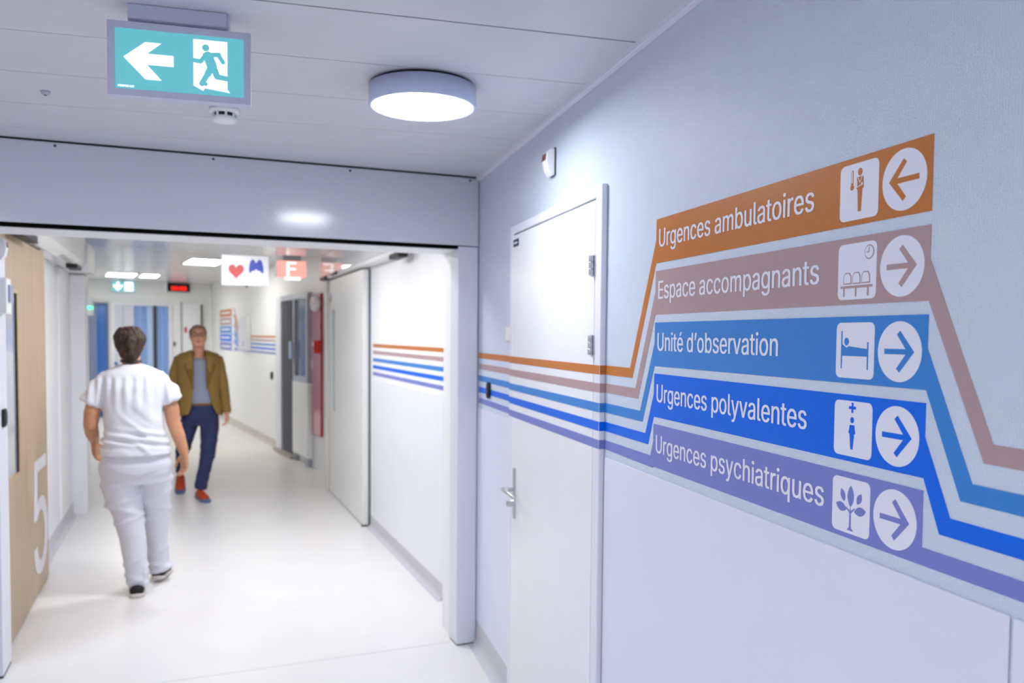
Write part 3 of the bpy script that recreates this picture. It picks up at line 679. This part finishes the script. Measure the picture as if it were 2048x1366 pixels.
# end wall: glazing, double door, white door
def glaz(root, u0, u1, z0, z1, bar, m, y=17.3):
    for a0_, a1_, b0_, b1_ in ((u0, u0+bar, z0, z1), (u1-bar, u1, z0, z1), (u0+bar, u1-bar, z1-bar, z1), (u0+bar, u1-bar, z0, z0+bar)):
        BX(a0_, a1_, y-.05, y, b0_, b1_).build('frame_bar', m, root)
BLUEC = mat('blue_curtain', (100, 160, 240), .6, var=.25, scale=2, stretch=(14, 1, .3))
PALEC = mat('pale_blue_curtain', (178, 208, 250), .6, var=.05)
DEEPB = mat('deep_blue_glass', (58, 110, 190), .1, var=.3, scale=2, stretch=(10, 1, .4), coat=.3)
GREYW = mat('grey_white_pane', (205, 210, 224), .2, coat=.3)
CLEAR = mat('clear_glass', (215, 228, 250), .03, var=.005)
CLEAR.node_tree.nodes['Principled BSDF'].inputs['Alpha'].default_value = .14
w1 = rootstruct('window_1', 'dark blue glazing at the left of the end wall', N3)
glaz(w1, .40, .80, .0, 2.18, .035, mat('navy_grey_frame', (96, 104, 140), .4))
BX(.435, .60, 17.27, 17.285, .035, 2.145).build('pane', mat('slate_pane', (120, 136, 170), .15, coat=.3), w1)
BX(.60, .765, 17.27, 17.285, .035, 2.145).build('pane', DEEPB, w1)
d2 = rootstruct('door_3', 'white framed double door with blue curtains behind glass', N3)
glaz(d2, .84, 1.92, .0, 2.20, .06, FRAMEW)
BX(.90, 1.04, 17.262, 17.285, .06, 2.14).build('pane', GREYW, d2)
BX(1.04, 1.07, 17.255, 17.29, .06, 2.14).build('mullion', ALU, d2)
BX(1.07, 1.24, 17.262, 17.285, .06, 2.14).build('pane', GREYW, d2)
def curtain(u0, u1, m, amp=.012, per=.07):
    n = 40; c = MB(); p = [(u0+(u1-u0)*k/n) for k in range(n+1)]
    vs = [(x, 17.284+amp*S(2*PI*(x-u0)/per), .06) for x in p]+[(x, 17.284+amp*S(2*PI*(x-u0)/per+.4), 2.13) for x in p]
    c.add(vs, [(k, k+1, n+2+k, n+1+k) for k in range(n)], True); c.build('curtain', m, d2)
curtain(1.245, 1.48, BLUEC); curtain(1.48, 1.585, PALEC, .006, .1); curtain(1.645, 1.855, BLUEC)
BX(1.585, 1.645, 17.25, 17.29, .06, 2.14).build('mullion', DARK, d2)
BX(1.245, 1.585, 17.258, 17.262, .06, 2.14).build('glass', CLEAR, d2)
BX(1.645, 1.855, 17.258, 17.262, .06, 2.14).build('glass', CLEAR, d2)
MB().ball((.92, 17.24, 1.02), .03, .03, .03).build('knob', mat('blue_knob', (40, 70, 160), .4), d2)
d3 = rootstruct('door_4', 'plain white door at the right of the end wall', N3)
BX(2.09, 2.115, 17.26, 17.3, 0, 2.22).build('frame_bar', mat('grey_green_frame', (150, 160, 162), .4), d3)
BX(2.45, 2.52, 17.25, 17.3, 0, 2.22).build('frame_bar', WHITEP, d3)
BX(2.115, 2.45, 17.27, 17.3, .01, 2.20).build('leaf', DOORW, d3)
BX(2.455, 2.485, 17.22, 17.25, 1.75, 2.18).build('door_closer', DARK, d3)
BX(2.15, 2.20, 17.262, 17.27, 1.62, 1.73).build('red_notice', mat('red_notice', (206, 70, 96), .5), d3)
t = thing('wall_switch', 'small grey switch on the end wall between the doors', 'switch', (1.98, 17.29, 1.35), N3)
BX(1.945, 1.995, 17.285, 17.3, 1.35, 1.44).build('plate', mat('mid_grey_plate', (150, 156, 160), .4), t, bevel=.003)
BX(1.957, 1.983, 17.279, 17.285, 1.37, 1.42).build('rocker', DARK, t)
t = thing('exit_sign', 'small distant teal exit sign near the end wall', 'exit sign', (1.05, 17.0, 2.38), N3)
e0, e1 = .855, 1.245
p_ = BX(e0, e1, 16.98, 17.02, 2.385, 2.575).build('lit_panel', TEAL, t)
fx = lambda a, b, d: (e0+a*(e1-e0), 16.98-d, 2.385+b*.19)
MB().prism([(.25, .06), (.06, .5), (.06, .7), (.2, .5), (.2, .95), (.32, .95), (.32, .5), (.46, .7), (.46, .5)], fx, .0005, .004).build('arrow', LITW, p_)
MB().prism(rrect(.55, .92, .06, .95, .03), fx, .0005, .004).build('door_symbol', LITW, p_)
BX(.94, 1.16, 16.98, 17.02, 2.575, 2.60).build('ceiling_bracket', ALU, t)
t = thing('digital_clock', 'black digital wall clock with red digits over the end doors', 'clock', (2.04, 17.26, 2.42), N3)
ck = BX(1.84, 2.255, 17.21, 17.27, 2.425, 2.585).build('case', BLACK, t, bevel=.004)
BX(1.77, 1.835, 17.2, 17.3, 2.41, 2.60).build('side_bracket', WHITEP, t, bevel=.004)
BX(1.90, 2.20, 17.27, 17.30, 2.46, 2.55).build('wall_mount', DARK, t)
ct = MB(); text(ct, '00:00', lambda a, b, d: (a, 17.209-d, b), 1.915, 2.452, .27, .075, .001, bold=.006); ct.build('digits', mat('red_led', (255, 30, 20), .4, emit=1.6, ecol=(255, 24, 16)), ck)

# ================================================================== PEOPLE
def remeshed(mb, voxel, smooth=6, disp=None):
    me = mb.mesh('tmp'); ob = bpy.data.objects.new('tmp', me); COL.objects.link(ob)
    r = ob.modifiers.new('r', 'REMESH'); r.mode = 'VOXEL'; r.voxel_size = voxel; r.use_smooth_shade = True
    s_ = ob.modifiers.new('s', 'SMOOTH'); s_.factor = .5; s_.iterations = smooth
    bpy.context.view_layer.update()
    out = bpy.data.meshes.new_from_object(ob.evaluated_get(bpy.context.evaluated_depsgraph_get()))
    bpy.data.objects.remove(ob); bpy.data.meshes.remove(me)
    if disp:
        nr = [v.normal.copy() for v in out.vertices]
        for v, n_ in zip(out.vertices, nr): v.co += n_*disp(v.co, n_)
        out.update()
    for p in out.polygons: p.use_smooth = True
    return out
def obj(name, me, m, parent=None):
    o = bpy.data.objects.new(name, me); COL.objects.link(o); me.materials.clear(); me.materials.append(m)
    if parent: o.parent = parent
    OFF[o.name] = (0, 0, 0)
    return o
def hand(mb, w, d, side, thumb, L=1.0, curl=.5):
    """w wrist, d unit direction of the hand, side unit vector across the palm (towards the index finger), thumb = palm normal"""
    w = Vector(w); d = Vector(d).normalized(); side = Vector(side); side = (side-d*side.dot(d)).normalized(); nrm = Vector(thumb); nrm = (nrm-d*nrm.dot(d)-side*nrm.dot(side)).normalized()
    k = w+d*.085*L
    for s_ in (-.028, -.01, .01, .028): mb.tube([w+side*s_*.55, k+side*s_*L], [.017, .0135], n=10)
    for i, (s_, l) in enumerate(((.030, .068), (.0105, .078), (-.0095, .073), (-.029, .056))):
        p0 = k+side*s_*L; a = p0+(d*.95+nrm*curl*.4)*l*.45*L; b = a+(d*.75+nrm*curl*1.0)*l*.33*L; c = b+(d*.35+nrm*curl*1.5)*l*.28*L
        mb.tube([p0-d*.012, p0, a, b, c], [.0100, .0098, .0088, .0080, .0068], n=10)
    t0 = w+d*.028*L+side*.026*L; t1 = t0+(d*.55+side*.55+nrm*.35)*.042*L; t2 = t1+(d*.85+side*.1+nrm*.35)*.032*L; t3 = t2+(d*.9+nrm*.3)*.024*L
    mb.tube([w+side*.008, t0, t1, t2, t3], [.014, .0135, .0108, .0095, .0078], n=10)
def head(mb, c, h, fy, wd=.076, chin=True):
    """c = head centre, h = height, fy = +1/-1 facing along y"""
    cx, cy, cz = c; k = h/.22
    mb.ball((cx, cy-fy*.012*k, cz+.022*k), wd*k, .096*k, .088*k)
    mb.loft([(cx, cy+fy*.033*k, cz-.112*k, .026*k, .022*k), (cx, cy+fy*.028*k, cz-.106*k, .042*k, .038*k), (cx, cy+fy*.021*k, cz-.085*k, .057*k, .056*k), (cx, cy+fy*.014*k, cz-.05*k, .066*k, .069*k), (cx, cy+fy*.006*k, cz, .071*k, .080*k), (cx, cy, cz+.03*k, .066*k, .080*k)], p=2.2)
    # nose, brow, lips, ears
    mb.tube([(cx, cy+fy*.078*k, cz+.018*k), (cx, cy+fy*.094*k, cz-.010*k), (cx, cy+fy*.100*k, cz-.022*k)], [.007*k, .009*k, .0115*k], n=10)
    mb.tube([(cx-.012*k, cy+fy*.086*k, cz-.026*k), (cx+.012*k, cy+fy*.086*k, cz-.026*k)], [.008*k, .008*k], n=8)
    mb.tube([(cx-.038*k, cy+fy*.066*k, cz+.030*k), (cx, cy+fy*.078*k, cz+.033*k), (cx+.038*k, cy+fy*.066*k, cz+.030*k)], [.009*k]*3, n=8)
    mb.tube([(cx-.018*k, cy+fy*.073*k, cz-.056*k), (cx, cy+fy*.081*k, cz-.055*k), (cx+.018*k, cy+fy*.073*k, cz-.056*k)], [.006*k, .009*k, .006*k], n=8)
    mb.ball((cx, cy+fy*.066*k, cz-.092*k), .018*k, .016*k, .016*k)
    for s_ in (-1, 1):
        mb.ball((cx+s_*(wd+.004)*k, cy-fy*.012*k, cz-.004*k), .009*k, .019*k, .031*k, 14, 10)
        mb.ball((cx+s_*.040*k, cy+fy*.052*k, cz-.014*k), .020*k, .022*k, .018*k, 12, 8)
SKINW = mat('warm_tan_skin', (196, 140, 104), .5, var=.05, scale=30)
SKINM = mat('ruddy_skin', (226, 164, 132), .5, var=.06, scale=30)
CLOTHW = mat('white_cotton', (226, 227, 235), .75, var=.012, scale=60, bump=.12, bscale=900)
TROUW = mat('white_trouser_cotton', (217, 217, 228), .75, var=.015, scale=60, bump=.12, bscale=900)
HAIRD = mat('dark_brown_hair', (58, 40, 31), .75, var=.55, scale=42, stretch=(1, 1, .35), bump=.5, bscale=160)

def sock(parent, pts): pass
def shoe(parent, name, heel, toe, tilt, um, sm, label=None, accent=None, wid=.045, hgt=.075):
    """heel/toe points on the sole (frame coords x,y,z)"""
    h = Vector(heel); t = Vector(toe); d = (t-h); l = d.length; d.normalize(); sx = d.cross(Vector((0, 0, 1))).normalized(); u_ = sx.cross(d)
    def ringp(s_, z, wf): return [h+d*(s_*l)+sx*(x*wf)+u_*z for x in (-1, 1)]
    n = 14; prof = [(0, .62), (.04, .80), (.12, .92), (.3, .88), (.45, .90), (.62, 1.02), (.75, 1.06), (.87, .95), (.96, .68), (1, .3)]
    top = [.060, .068, .072, .074, .070, .060, .052, .046, .038, .030]
    so = MB(); up_ = MB(); so.v = []; 
    def shell(mbx, zlo, zhi, grow):
        rows = []; v = []; f = []
        for (s_, wf), tz in zip(prof, top):
            c0 = h+d*(s_*l*(1+grow*.3)-grow*.01)
            zt = zhi if zhi is not None else tz*hgt/.074
            w_ = wid*wf+grow*.004; row = []
            for k in range(12):
                a = 2*PI*k/12; zz_ = (zlo+zt)/2+(zt-zlo)/2*math.copysign(abs(S(a))**.7, S(a)); xx = w_*math.copysign(abs(Cc(a))**.7, Cc(a))
                if zhi is None and S(a) > 0: xx *= (1-.45*S(a))
                row.append(c0+sx*xx+u_*zz_)
            rows.append(len(v)); v += row
        for i in range(len(rows)-1):
            for k in range(12): f.append((rows[i]+k, rows[i]+(k+1) % 12, rows[i+1]+(k+1) % 12, rows[i+1]+k))
        f.append(tuple(range(12))[::-1]); f.append(tuple(rows[-1]+k for k in range(12)))
        mbx.add(v, f, True)
    shell(up_, .012, None, 0); shell(so, 0, .026, 1)
    o = up_.build(name, um, parent)
    so.build('sole', sm, o)
    if accent:
        a = MB(); c0 = h-d*.004+u_*.016
        a.add([c0+sx*x+u_*z-d*.0035 for x, z in ((-.017, -.006), (.017, -.006), (.017, .006), (-.017, .006))]+[c0+sx*x+u_*z+d*.02 for x, z in ((-.017, -.006), (.017, -.006), (.017, .006), (-.017, .006))], [(0, 1, 2, 3), (4, 7, 6, 5), (0, 4, 5, 1), (1, 5, 6, 2), (2, 6, 7, 3), (3, 7, 4, 0)])
        a.build('heel_tab', accent, o)
    return o

# ---- nurse seen from behind; coordinates: x = u, y = v-5.5, z, then shifted
def person_root(name, label, me, m, u, v):
    o = obj(name, me, m); x, y, z = P2(u, v); o.location = (x, y, 0); o.rotation_euler.z = N2
    o['label'] = label; o['category'] = 'person'; return o
WU = -.26
def wx(u): return u-WU
b = MB()
head(b, (wx(-.292), .02, 1.548), .215, +1, wd=.074)
b.tube([(wx(-.283), -.01, 1.37), (wx(-.284), .0, 1.42), (wx(-.288), .012, 1.49)], [.058, .052, .052], n=18)
b.loft([(wx(-.27), .0, .70, .12, .09), (wx(-.268), 0, .80, .165, .105), (wx(-.27), 0, .90, .155, .10), (wx(-.272), 0, 1.05, .135, .09), (wx(-.276), 0, 1.22, .145, .095), (wx(-.278), -.005, 1.33, .140, .085), (wx(-.28), -.005, 1.385, .09, .06)])
# left arm, elbow bent forwards
b.tube([(wx(-.41), 0, 1.33), (wx(-.475), -.01, 1.24), (wx(-.502), -.02, 1.13), (wx(-.509), -.025, 1.06), (wx(-.510), .06, 1.0), (wx(-.508), .15, .955), (wx(-.506), .17, .938)], [.040, .045, .046, .041, .040, .031, .027], n=16)
hand(b, (wx(-.507), .17, .94), (.10, .10, -1), (.35, .9, 0), (.9, -.3, .1), L=.95, curl=.75)
# right arm, hanging and slightly back
b.tube([(wx(-.15), 0, 1.33), (wx(-.085), -.005, 1.24), (wx(-.058), -.01, 1.14), (wx(-.050), -.012, 1.065), (wx(-.022), -.02, .98), (wx(.006), -.03, .89), (wx(.011), -.03, .868)], [.040, .045, .046, .041, .041, .031, .028], n=16)
hand(b, (wx(.012), -.03, .872), (.02, .05, -1), (-.45, .9, 0), (-.9, -.3, .1), L=1.0, curl=.55)
# legs inside the trousers
b.tube([(wx(-.35), 0, .78), (wx(-.31), .0, .5), (wx(-.262), -.02, .10)], [.075, .052, .036], n=14)
b.tube([(wx(-.19), 0, .78), (wx(-.165), .18, .45), (wx(-.150), .26, .10)], [.075, .052, .036], n=14)
nurse = person_root('person', 'person in white tunic and trousers walking away down the corridor', remeshed(b, .0055, 3), SKINW, WU, 5.5)
OFF[nurse.name] = (0, 0, 0)
# tunic
def fold1(co, n_):
    x, y, z = co; d = 0.0
    if y < .06:
        m = max(0, min(1, (1.36-z)/.08))*max(0, min(1, (z-.86)/.05))
        q = x*.62+z*.78
        d += .010*m*max(0, S(q*62+3*noise.noise(Vector((x*5, z*5, 0)))))*max(0, 1-abs(x-.03)/.16)*max(0, min(1, (1.25-z)/.15))
        d += .0065*max(0, min(1, (1.36-z)/.03))*max(0, min(1, (z-1.12)/.16))*S(x*115+2*noise.noise(Vector((x*6, z*3, 2))))
        d += .012*math.exp(-((z-.985+.12*x*x*8)/.045)**2)*S((z+.18*x)*130)
        d += .004*noise.noise(Vector((x*9, z*7, 1.3)))
    d += .003*noise.noise(Vector((x*14, y*14, z*14)))
    return d
b = MB()
tx = [(-.262, .868, .205, .152), (-.262, .885, .203, .150), (-.264, .95, .190, .136), (-.270, 1.03, .168, .122), (-.276, 1.12, .166, .120), (-.280, 1.20, .170, .122), (-.279, 1.28, .172, .118), (-.278, 1.34, .172, .105), (-.278, 1.37, .162, .096), (-.279, 1.392, .138, .084), (-.281, 1.415, .085, .068), (-.283, 1.425, .062, .058)]
b.loft([(wx(c), -.006 if z > 1.3 else -.012, z, rx, ry) for c, z, rx, ry in tx], p=2.5, n=36)
b.tube([(wx(-.400), -.004, 1.350), (wx(-.446), -.008, 1.298), (wx(-.490), -.012, 1.225), (wx(-.512), -.014, 1.186)], [.056, .063, .066, .068], n=18, capf=.08)
b.tube([(wx(-.155), -.004, 1.350), (wx(-.115), -.006, 1.297), (wx(-.070), -.008, 1.23), (wx(-.050), -.01, 1.190)], [.056, .063, .066, .068], n=18, capf=.08)
obj('tunic', remeshed(b, .009, 5, fold1), CLOTHW, nurse)
# trousers
def fold2(co, n_):
    x, y, z = co
    d = .009*noise.noise(Vector((x*5, y*5, z*9)))
    if n_.y < .2: d -= .010*math.exp(-((z-.735-.25*abs(x))/.012)**2)*max(0, 1-abs(x)/.2)
    xs = x+.05 if x < .03 else x-.1
    for zc_, tl, a in ((.70, .1, .006), (.60, .35, .007), (.53, -.3, .006), (.47, .3, .006), (.20, .5, .006), (.12, -.3, .007), (.08, .2, .007)):
        d += 1.5*a*math.exp(-((z-zc_-tl*xs)/.016)**2)*(1 if n_.y < .3 else .3)
    return d
b = MB()
b.loft([(wx(-.268), -.005, .955, .160, .11), (wx(-.268), -.008, .90, .176, .120), (wx(-.266), -.010, .86, .190, .132), (wx(-.266), -.012, .81, .207, .142), (wx(-.266), -.010, .76, .208, .140), (wx(-.27), 0, .70, .185, .115)], p=2.4, n=32)
b.tube([(wx(-.372), -.002, .80), (wx(-.358), -.002, .70), (wx(-.335), 0, .60), (wx(-.312), 0, .50), (wx(-.292), -.008, .38), (wx(-.274), -.012, .25), (wx(-.262), -.014, .12), (wx(-.258), -.016, .045)], [.100, .108, .100, .088, .078, .069, .062, .057], n=20, capf=.15)
b.tube([(wx(-.160), .0, .80), (wx(-.160), .04, .70), (wx(-.160), .09, .60), (wx(-.162), .15, .47), (wx(-.160), .18, .38), (wx(-.155), .21, .25), (wx(-.150), .225, .13), (wx(-.146), .235, .075)], [.096, .106, .096, .080, .075, .070, .068, .066], n=20, capf=.15)
tr = obj('trousers', remeshed(b, .009, 4, fold2), TROUW, nurse)
# hair
def fold3(co, n_):
    x, y, z = co
    return .010*noise.noise(Vector((x*28, y*28, z*14)))+.006*noise.noise(Vector((x*70, y*70, z*30)))
b = MB()
b.ball((wx(-.291), -.002, 1.570), .086, .103, .088, 28, 20)
b.loft([(wx(-.286), -.045, 1.432, .018, .016), (wx(-.287), -.045, 1.455, .042, .034), (wx(-.288), -.035, 1.49, .060, .055), (wx(-.289), -.025, 1.53, .074, .075), (wx(-.290), -.01, 1.58, .078, .085)], p=2.2)
b.tube([(wx(-.285), -.095, 1.60), (wx(-.278), -.112, 1.575), (wx(-.282), -.107, 1.535), (wx(-.284), -.098, 1.49)], [.020, .026, .026, .016], n=14)
rs = random.Random(8)
for k in range(64):
    a0_ = -PI/2+rs.uniform(-1.9, 1.9); tw = rs.uniform(-.35, .35); pts = []
    z0_ = rs.uniform(1.58, 1.655); z1_ = rs.uniform(1.455, 1.55)
    for q in range(5):
        t_ = q/4; z = z0_+(z1_-z0_)*t_; a = a0_+tw*t_; rr_ = math.sqrt(max(.05, 1-((z-1.57)/.094)**2)) if z > 1.57 else 1-(1.57-z)/.30
        pts.append((wx(-.290)+.079*rr_*Cc(a), -.004+.096*rr_*S(a), z))
    r_ = rs.uniform(.007, .012); b.tube(pts, [r_*.7, r_, r_*1.1, r_, r_*.4], n=8)
obj('hair', remeshed(b, .0045, 1, fold3), HAIRD, nurse)
ly = MB(); n = 40
vs = []; f = []
for k in range(n+1):
    a = PI*1.12+PI*.76*k/n
    for dz, dr in ((0, 0), (.017, -.004)): vs.append((wx(-.284)+(.066+dr)*Cc(a), -.004+(.066+dr)*S(a), 1.428+.012*abs(Cc(a))+dz))
ly.add(vs, [(2*k, 2*k+2, 2*k+3, 2*k+1) for k in range(n)], True)
lo = ly.build('lanyard', BLACK, nurse); sm_ = lo.modifiers.new('s', 'SOLIDIFY'); sm_.thickness = .004
SOLEW = mat('off_white_sole', (214, 206, 202), .5); BLK = mat('black_canvas', (16, 16, 20), .7)
shoe(nurse, 'shoe', (wx(-.262), -.105, 0), (wx(-.270), .155, 0), 0, BLK, SOLEW, accent=mat('red_tab', (170, 60, 60), .5), wid=.046, hgt=.072)
shoe(nurse, 'shoe', (wx(-.155), .17, .022), (wx(-.110), .43, .0), 0, BLK, SOLEW, accent=MATS['red_tab'], wid=.046, hgt=.072)

# ---- man walking towards the viewer
MU, MV = .16, 8.6
def mx(u): return u-MU
b = MB()
head(b, (mx(.155), -.02, 1.585), .215, -1, wd=.072)
b.tube([(mx(.160), .02, 1.36), (mx(.160), .012, 1.42), (mx(.157), .0, 1.50)], [.062, .056, .054], n=18)
b.loft([(mx(.165), .03, .72, .13, .09), (mx(.165), .03, .85, .155, .10), (mx(.17), .03, .95, .15, .10), (mx(.165), .02, 1.2, .155, .10), (mx(.16), .02, 1.34, .15, .085), (mx(.16), .02, 1.39, .09, .06)])
b.tube([(mx(.335), .02, 1.36), (mx(.362), .03, 1.2), (mx(.386), .03, 1.06), (mx(.408), .0, .92), (mx(.420), -.03, .81)], [.046, .042, .037, .034, .027], n=14)
hand(b, (mx(.421), -.03, .815), (.10, -.1, -1), (-.1, -1, 0), (-.9, .1, .05), L=.75, curl=1.2)
b.tube([(mx(-.015), .02, 1.36), (mx(-.056), .05, 1.2), (mx(-.084), .06, 1.07), (mx(-.077), -.02, .94), (mx(-.06), -.08, .85)], [.046, .042, .037, .034, .027], n=14)
hand(b, (mx(-.06), -.08, .855), (.05, -.2, -1), (.2, -1, 0), (.9, .1, .05), L=.85, curl=.9)
b.tube([(mx(.075), .03, .80), (mx(.050), .06, .66), (mx(.026), .09, .55), (mx(.006), .13, .45), (mx(-.008), .25, .32), (mx(-.016), .35, .19), (mx(-.017), .37, .15)], [.07, .065, .055, .045, .040, .034, .032], n=12)
b.tube([(mx(.258), .03, .80), (mx(.254), .0, .66), (mx(.248), -.02, .55), (mx(.236), -.04, .43), (mx(.205), -.07, .28), (mx(.166), -.10, .085)], [.07, .065, .055, .05, .042, .034], n=12)
man = person_root('person', 'person in olive jacket and navy jeans walking towards the viewer', remeshed(b, .0055, 3), SKINM, MU, MV)
OFF[man.name] = (0, 0, 0)
HAIRM = mat('greying_brown_hair', (150, 118, 88), .6, var=.3, scale=50, bump=.4, bscale=150)
b = MB(); b.ball((mx(.155), -.003, 1.620), .079, .094, .080, 24, 18); b.ball((mx(.155), .03, 1.575), .076, .075, .075, 20, 14)
hme = remeshed(b, .006, 2, fold3)
bm = bmesh.new(); bm.from_mesh(hme)
bmesh.ops.delete(bm, geom=[v for v in bm.verts if (v.co.y < -.045 and v.co.z < 1.655+.25*(v.co.y+.045)*-.2) or (v.co.y < -.015 and v.co.z < 1.60)], context='VERTS'); bm.to_mesh(hme); bm.free()
obj('hair', hme, HAIRM, man)
GL = MB()
for s_ in (-1, 1):
    pts = [(mx(.155)+s_*.034+.026*Cc(a), -.020-.083-.004*0+abs(S(a))*0, 1.601+.019*S(a)) for a in [2*PI*k/20 for k in range(21)]]
    GL.tube([(x, y_-.010, z) for x, y_, z in pts], [.0020]*21, n=6)
    GL.tube([(mx(.155)+s_*.060, -.108, 1.606), (mx(.155)+s_*.078, -.03, 1.604)], [.0028, .0028], n=6)
GL.tube([(mx(.155)-.010, -.112, 1.604), (mx(.155)+.010, -.112, 1.604)], [.003, .003], n=6)
GL.build('glasses', mat('dark_spectacle_frame', (52, 36, 30), .35), man)
EYE = mat('dark_eyes', (52, 40, 36), .3)
for s_ in (-1, 1):
    MB().ball((mx(.155)+s_*.032, -.0965, 1.600), .010, .005, .0048, 12, 8).build('eye', EYE, man)
    MB().tube([(mx(.155)+s_*.016, -.106, 1.623), (mx(.155)+s_*.046, -.094, 1.625)], [.0045, .0035], n=8).build('eyebrow', HAIRM, man)
MB().tube([(mx(.155)-.023, -.096, 1.5305), (mx(.155), -.106, 1.5315), (mx(.155)+.023, -.096, 1.5305)], [.0035, .0055, .0035], n=8).build('lips', mat('lip_red', (158, 84, 74), .45), man)
# jeans
def fold4(co, n_):
    x, y, z = co; d = .006*noise.noise(Vector((x*8, y*8, z*10)))
    for zc_, tl in ((.50, .3), (.43, -.3), (.16, .3), (.11, -.2)): d += .006*math.exp(-((z-zc_-tl*x)/.02)**2)
    return d
b = MB()
b.loft([(mx(.175), .03, .915, .158, .110), (mx(.172), .03, .87, .168, .116), (mx(.168), .03, .78, .178, .122), (mx(.165), .035, .70, .165, .105)], p=2.4)
b.tube([(mx(.080), .03, .78), (mx(.052), .06, .66), (mx(.026), .09, .55), (mx(.006), .13, .45), (mx(-.008), .25, .32), (mx(-.016), .35, .19)], [.088, .088, .076, .064, .055, .048], n=18, capf=.15)
b.tube([(mx(.262), .03, .78), (mx(.256), .0, .66), (mx(.248), -.02, .55), (mx(.236), -.04, .43), (mx(.205), -.07, .28), (mx(.178), -.09, .16), (mx(.166), -.10, .085)], [.088, .092, .080, .070, .064, .058, .054], n=18, capf=.15)
obj('jeans', remeshed(b, .008, 4, fold4), mat('navy_denim', (38, 50, 92), .75, var=.15, scale=40, bump=.2, bscale=700), man)
MB().loft([(mx(.175), .03, .905, .160, .113), (mx(.175), .03, .938, .158, .112)], p=2.4).build('belt', mat('tan_leather_belt', (140, 88, 46), .45), man)
b = MB()
b.loft([(mx(.172), .028, .925, .164, .116), (mx(.17), .025, .97, .160, .118), (mx(.165), .02, 1.1, .160, .118), (mx(.162), .018, 1.25, .165, .116), (mx(.16), .018, 1.33, .155, .104), (mx(.16), .016, 1.365, .115, .088), (mx(.16), .014, 1.372, .085, .075)], p=2.4)
obj('t_shirt', remeshed(b, .010, 4, fold4), mat('grey_jersey', (150, 158, 180), .8, var=.06, scale=90, bump=.1, bscale=700), man)
# jacket: open shell, sleeves, lapels
TW = mat('olive_brown_tweed', (150, 118, 58), .85, var=.18, scale=140, bump=.25, bscale=600)
lev = [(1.440, .160, .075, .070, .105, .216), (1.425, .160, .115, .085, .103, .218), (1.405, .159, .178, .108, .102, .221), (1.37, .158, .205, .122, .104, .226), (1.28, .158, .208, .136, .106, .231), (1.15, .162, .186, .136, .106, .236), (1.05, .164, .180, .134, .102, .246), (.95, .166, .190, .140, .094, .268), (.88, .164, .205, .148, .082, .292), (.825, .164, .207, .150, .062, .318), (.795, .164, .206, .150, .020, .345)]
v_ = []; f_ = []; n = 48
for z, cx, a, bb_, ol, orr in lev:
    tl = math.asin(max(-1, min(1, (ol-cx)/a))); tr_ = math.asin(max(-1, min(1, (orr-cx)/a)))-2*PI
    for k in range(n+1):
        th = tl+(tr_-tl)*k/n
        wv = .006*noise.noise(Vector((th*2, z*8, 0)))
        v_.append((mx(cx)+(a+wv)*S(th), .02-(bb_+wv)*Cc(th), z+(.02*max(0, 1-min(k, n-k)/4.0) if z < .8 else 0)))
for i in range(len(lev)-1):
    for k in range(n): f_.append((i*(n+1)+k, i*(n+1)+k+1, (i+1)*(n+1)+k+1, (i+1)*(n+1)+k))
jk = MB().add(v_, f_, True).build('jacket', TW, man); so_ = jk.modifiers.new('s', 'SOLIDIFY'); so_.thickness = .010; so_.offset = 1
b = MB()
b.tube([(mx(.330), .02, 1.375), (mx(.352), .025, 1.28), (mx(.370), .03, 1.18), (mx(.392), .03, 1.05), (mx(.410), .0, .93), (mx(.420), -.025, .83)], [.058, .060, .057, .052, .047, .042], n=18, capf=.25)
obj('sleeve', remeshed(b, .008, 3, fold4), TW, jk)
b = MB()
b.tube([(mx(-.010), .02, 1.375), (mx(-.038), .04, 1.28), (mx(-.064), .055, 1.18), (mx(-.084), .06, 1.07), (mx(-.078), -.01, .95), (mx(-.066), -.065, .865)], [.058, .060, .055, .050, .046, .042], n=18, capf=.25)
obj('sleeve', remeshed(b, .008, 3, fold4), TW, jk)
for s_, ox in ((-1, .106), (1, .228)):
    lp = MB(); q = [(ox-s_*.004, 1.440, .062), (ox+s_*.040, 1.425, .062), (ox+s_*.080, 1.345, .092), (ox+s_*.060, 1.325, .104), (ox+s_*.086, 1.305, .100), (ox+s_*.045, 1.18, .122), (ox+s_*.002, 1.06, .138), (ox-s_*.004, 1.25, .134)]
    lp.add([(mx(x), .02-y_-.014, z) for x, z, y_ in q], [tuple(range(8))]); l_ = lp.build('lapel', mat('olive_brown_lapel', (124, 94, 44), .85, var=.15, scale=140), jk)
    so_ = l_.modifiers.new('s', 'SOLIDIFY'); so_.thickness = .008
ORG = mat('rust_orange_suede', (190, 66, 26), .6); BSOLE = mat('blue_grey_sole', (92, 112, 150), .5)
shoe(man, 'shoe', (mx(.150), -.06, .0), (mx(.205), -.33, 0), 0, ORG, BSOLE, wid=.047, hgt=.085)
shoe(man, 'shoe', (mx(-.018), .40, .115), (mx(-.020), .20, .01), 0, ORG, BSOLE, wid=.047, hgt=.080)
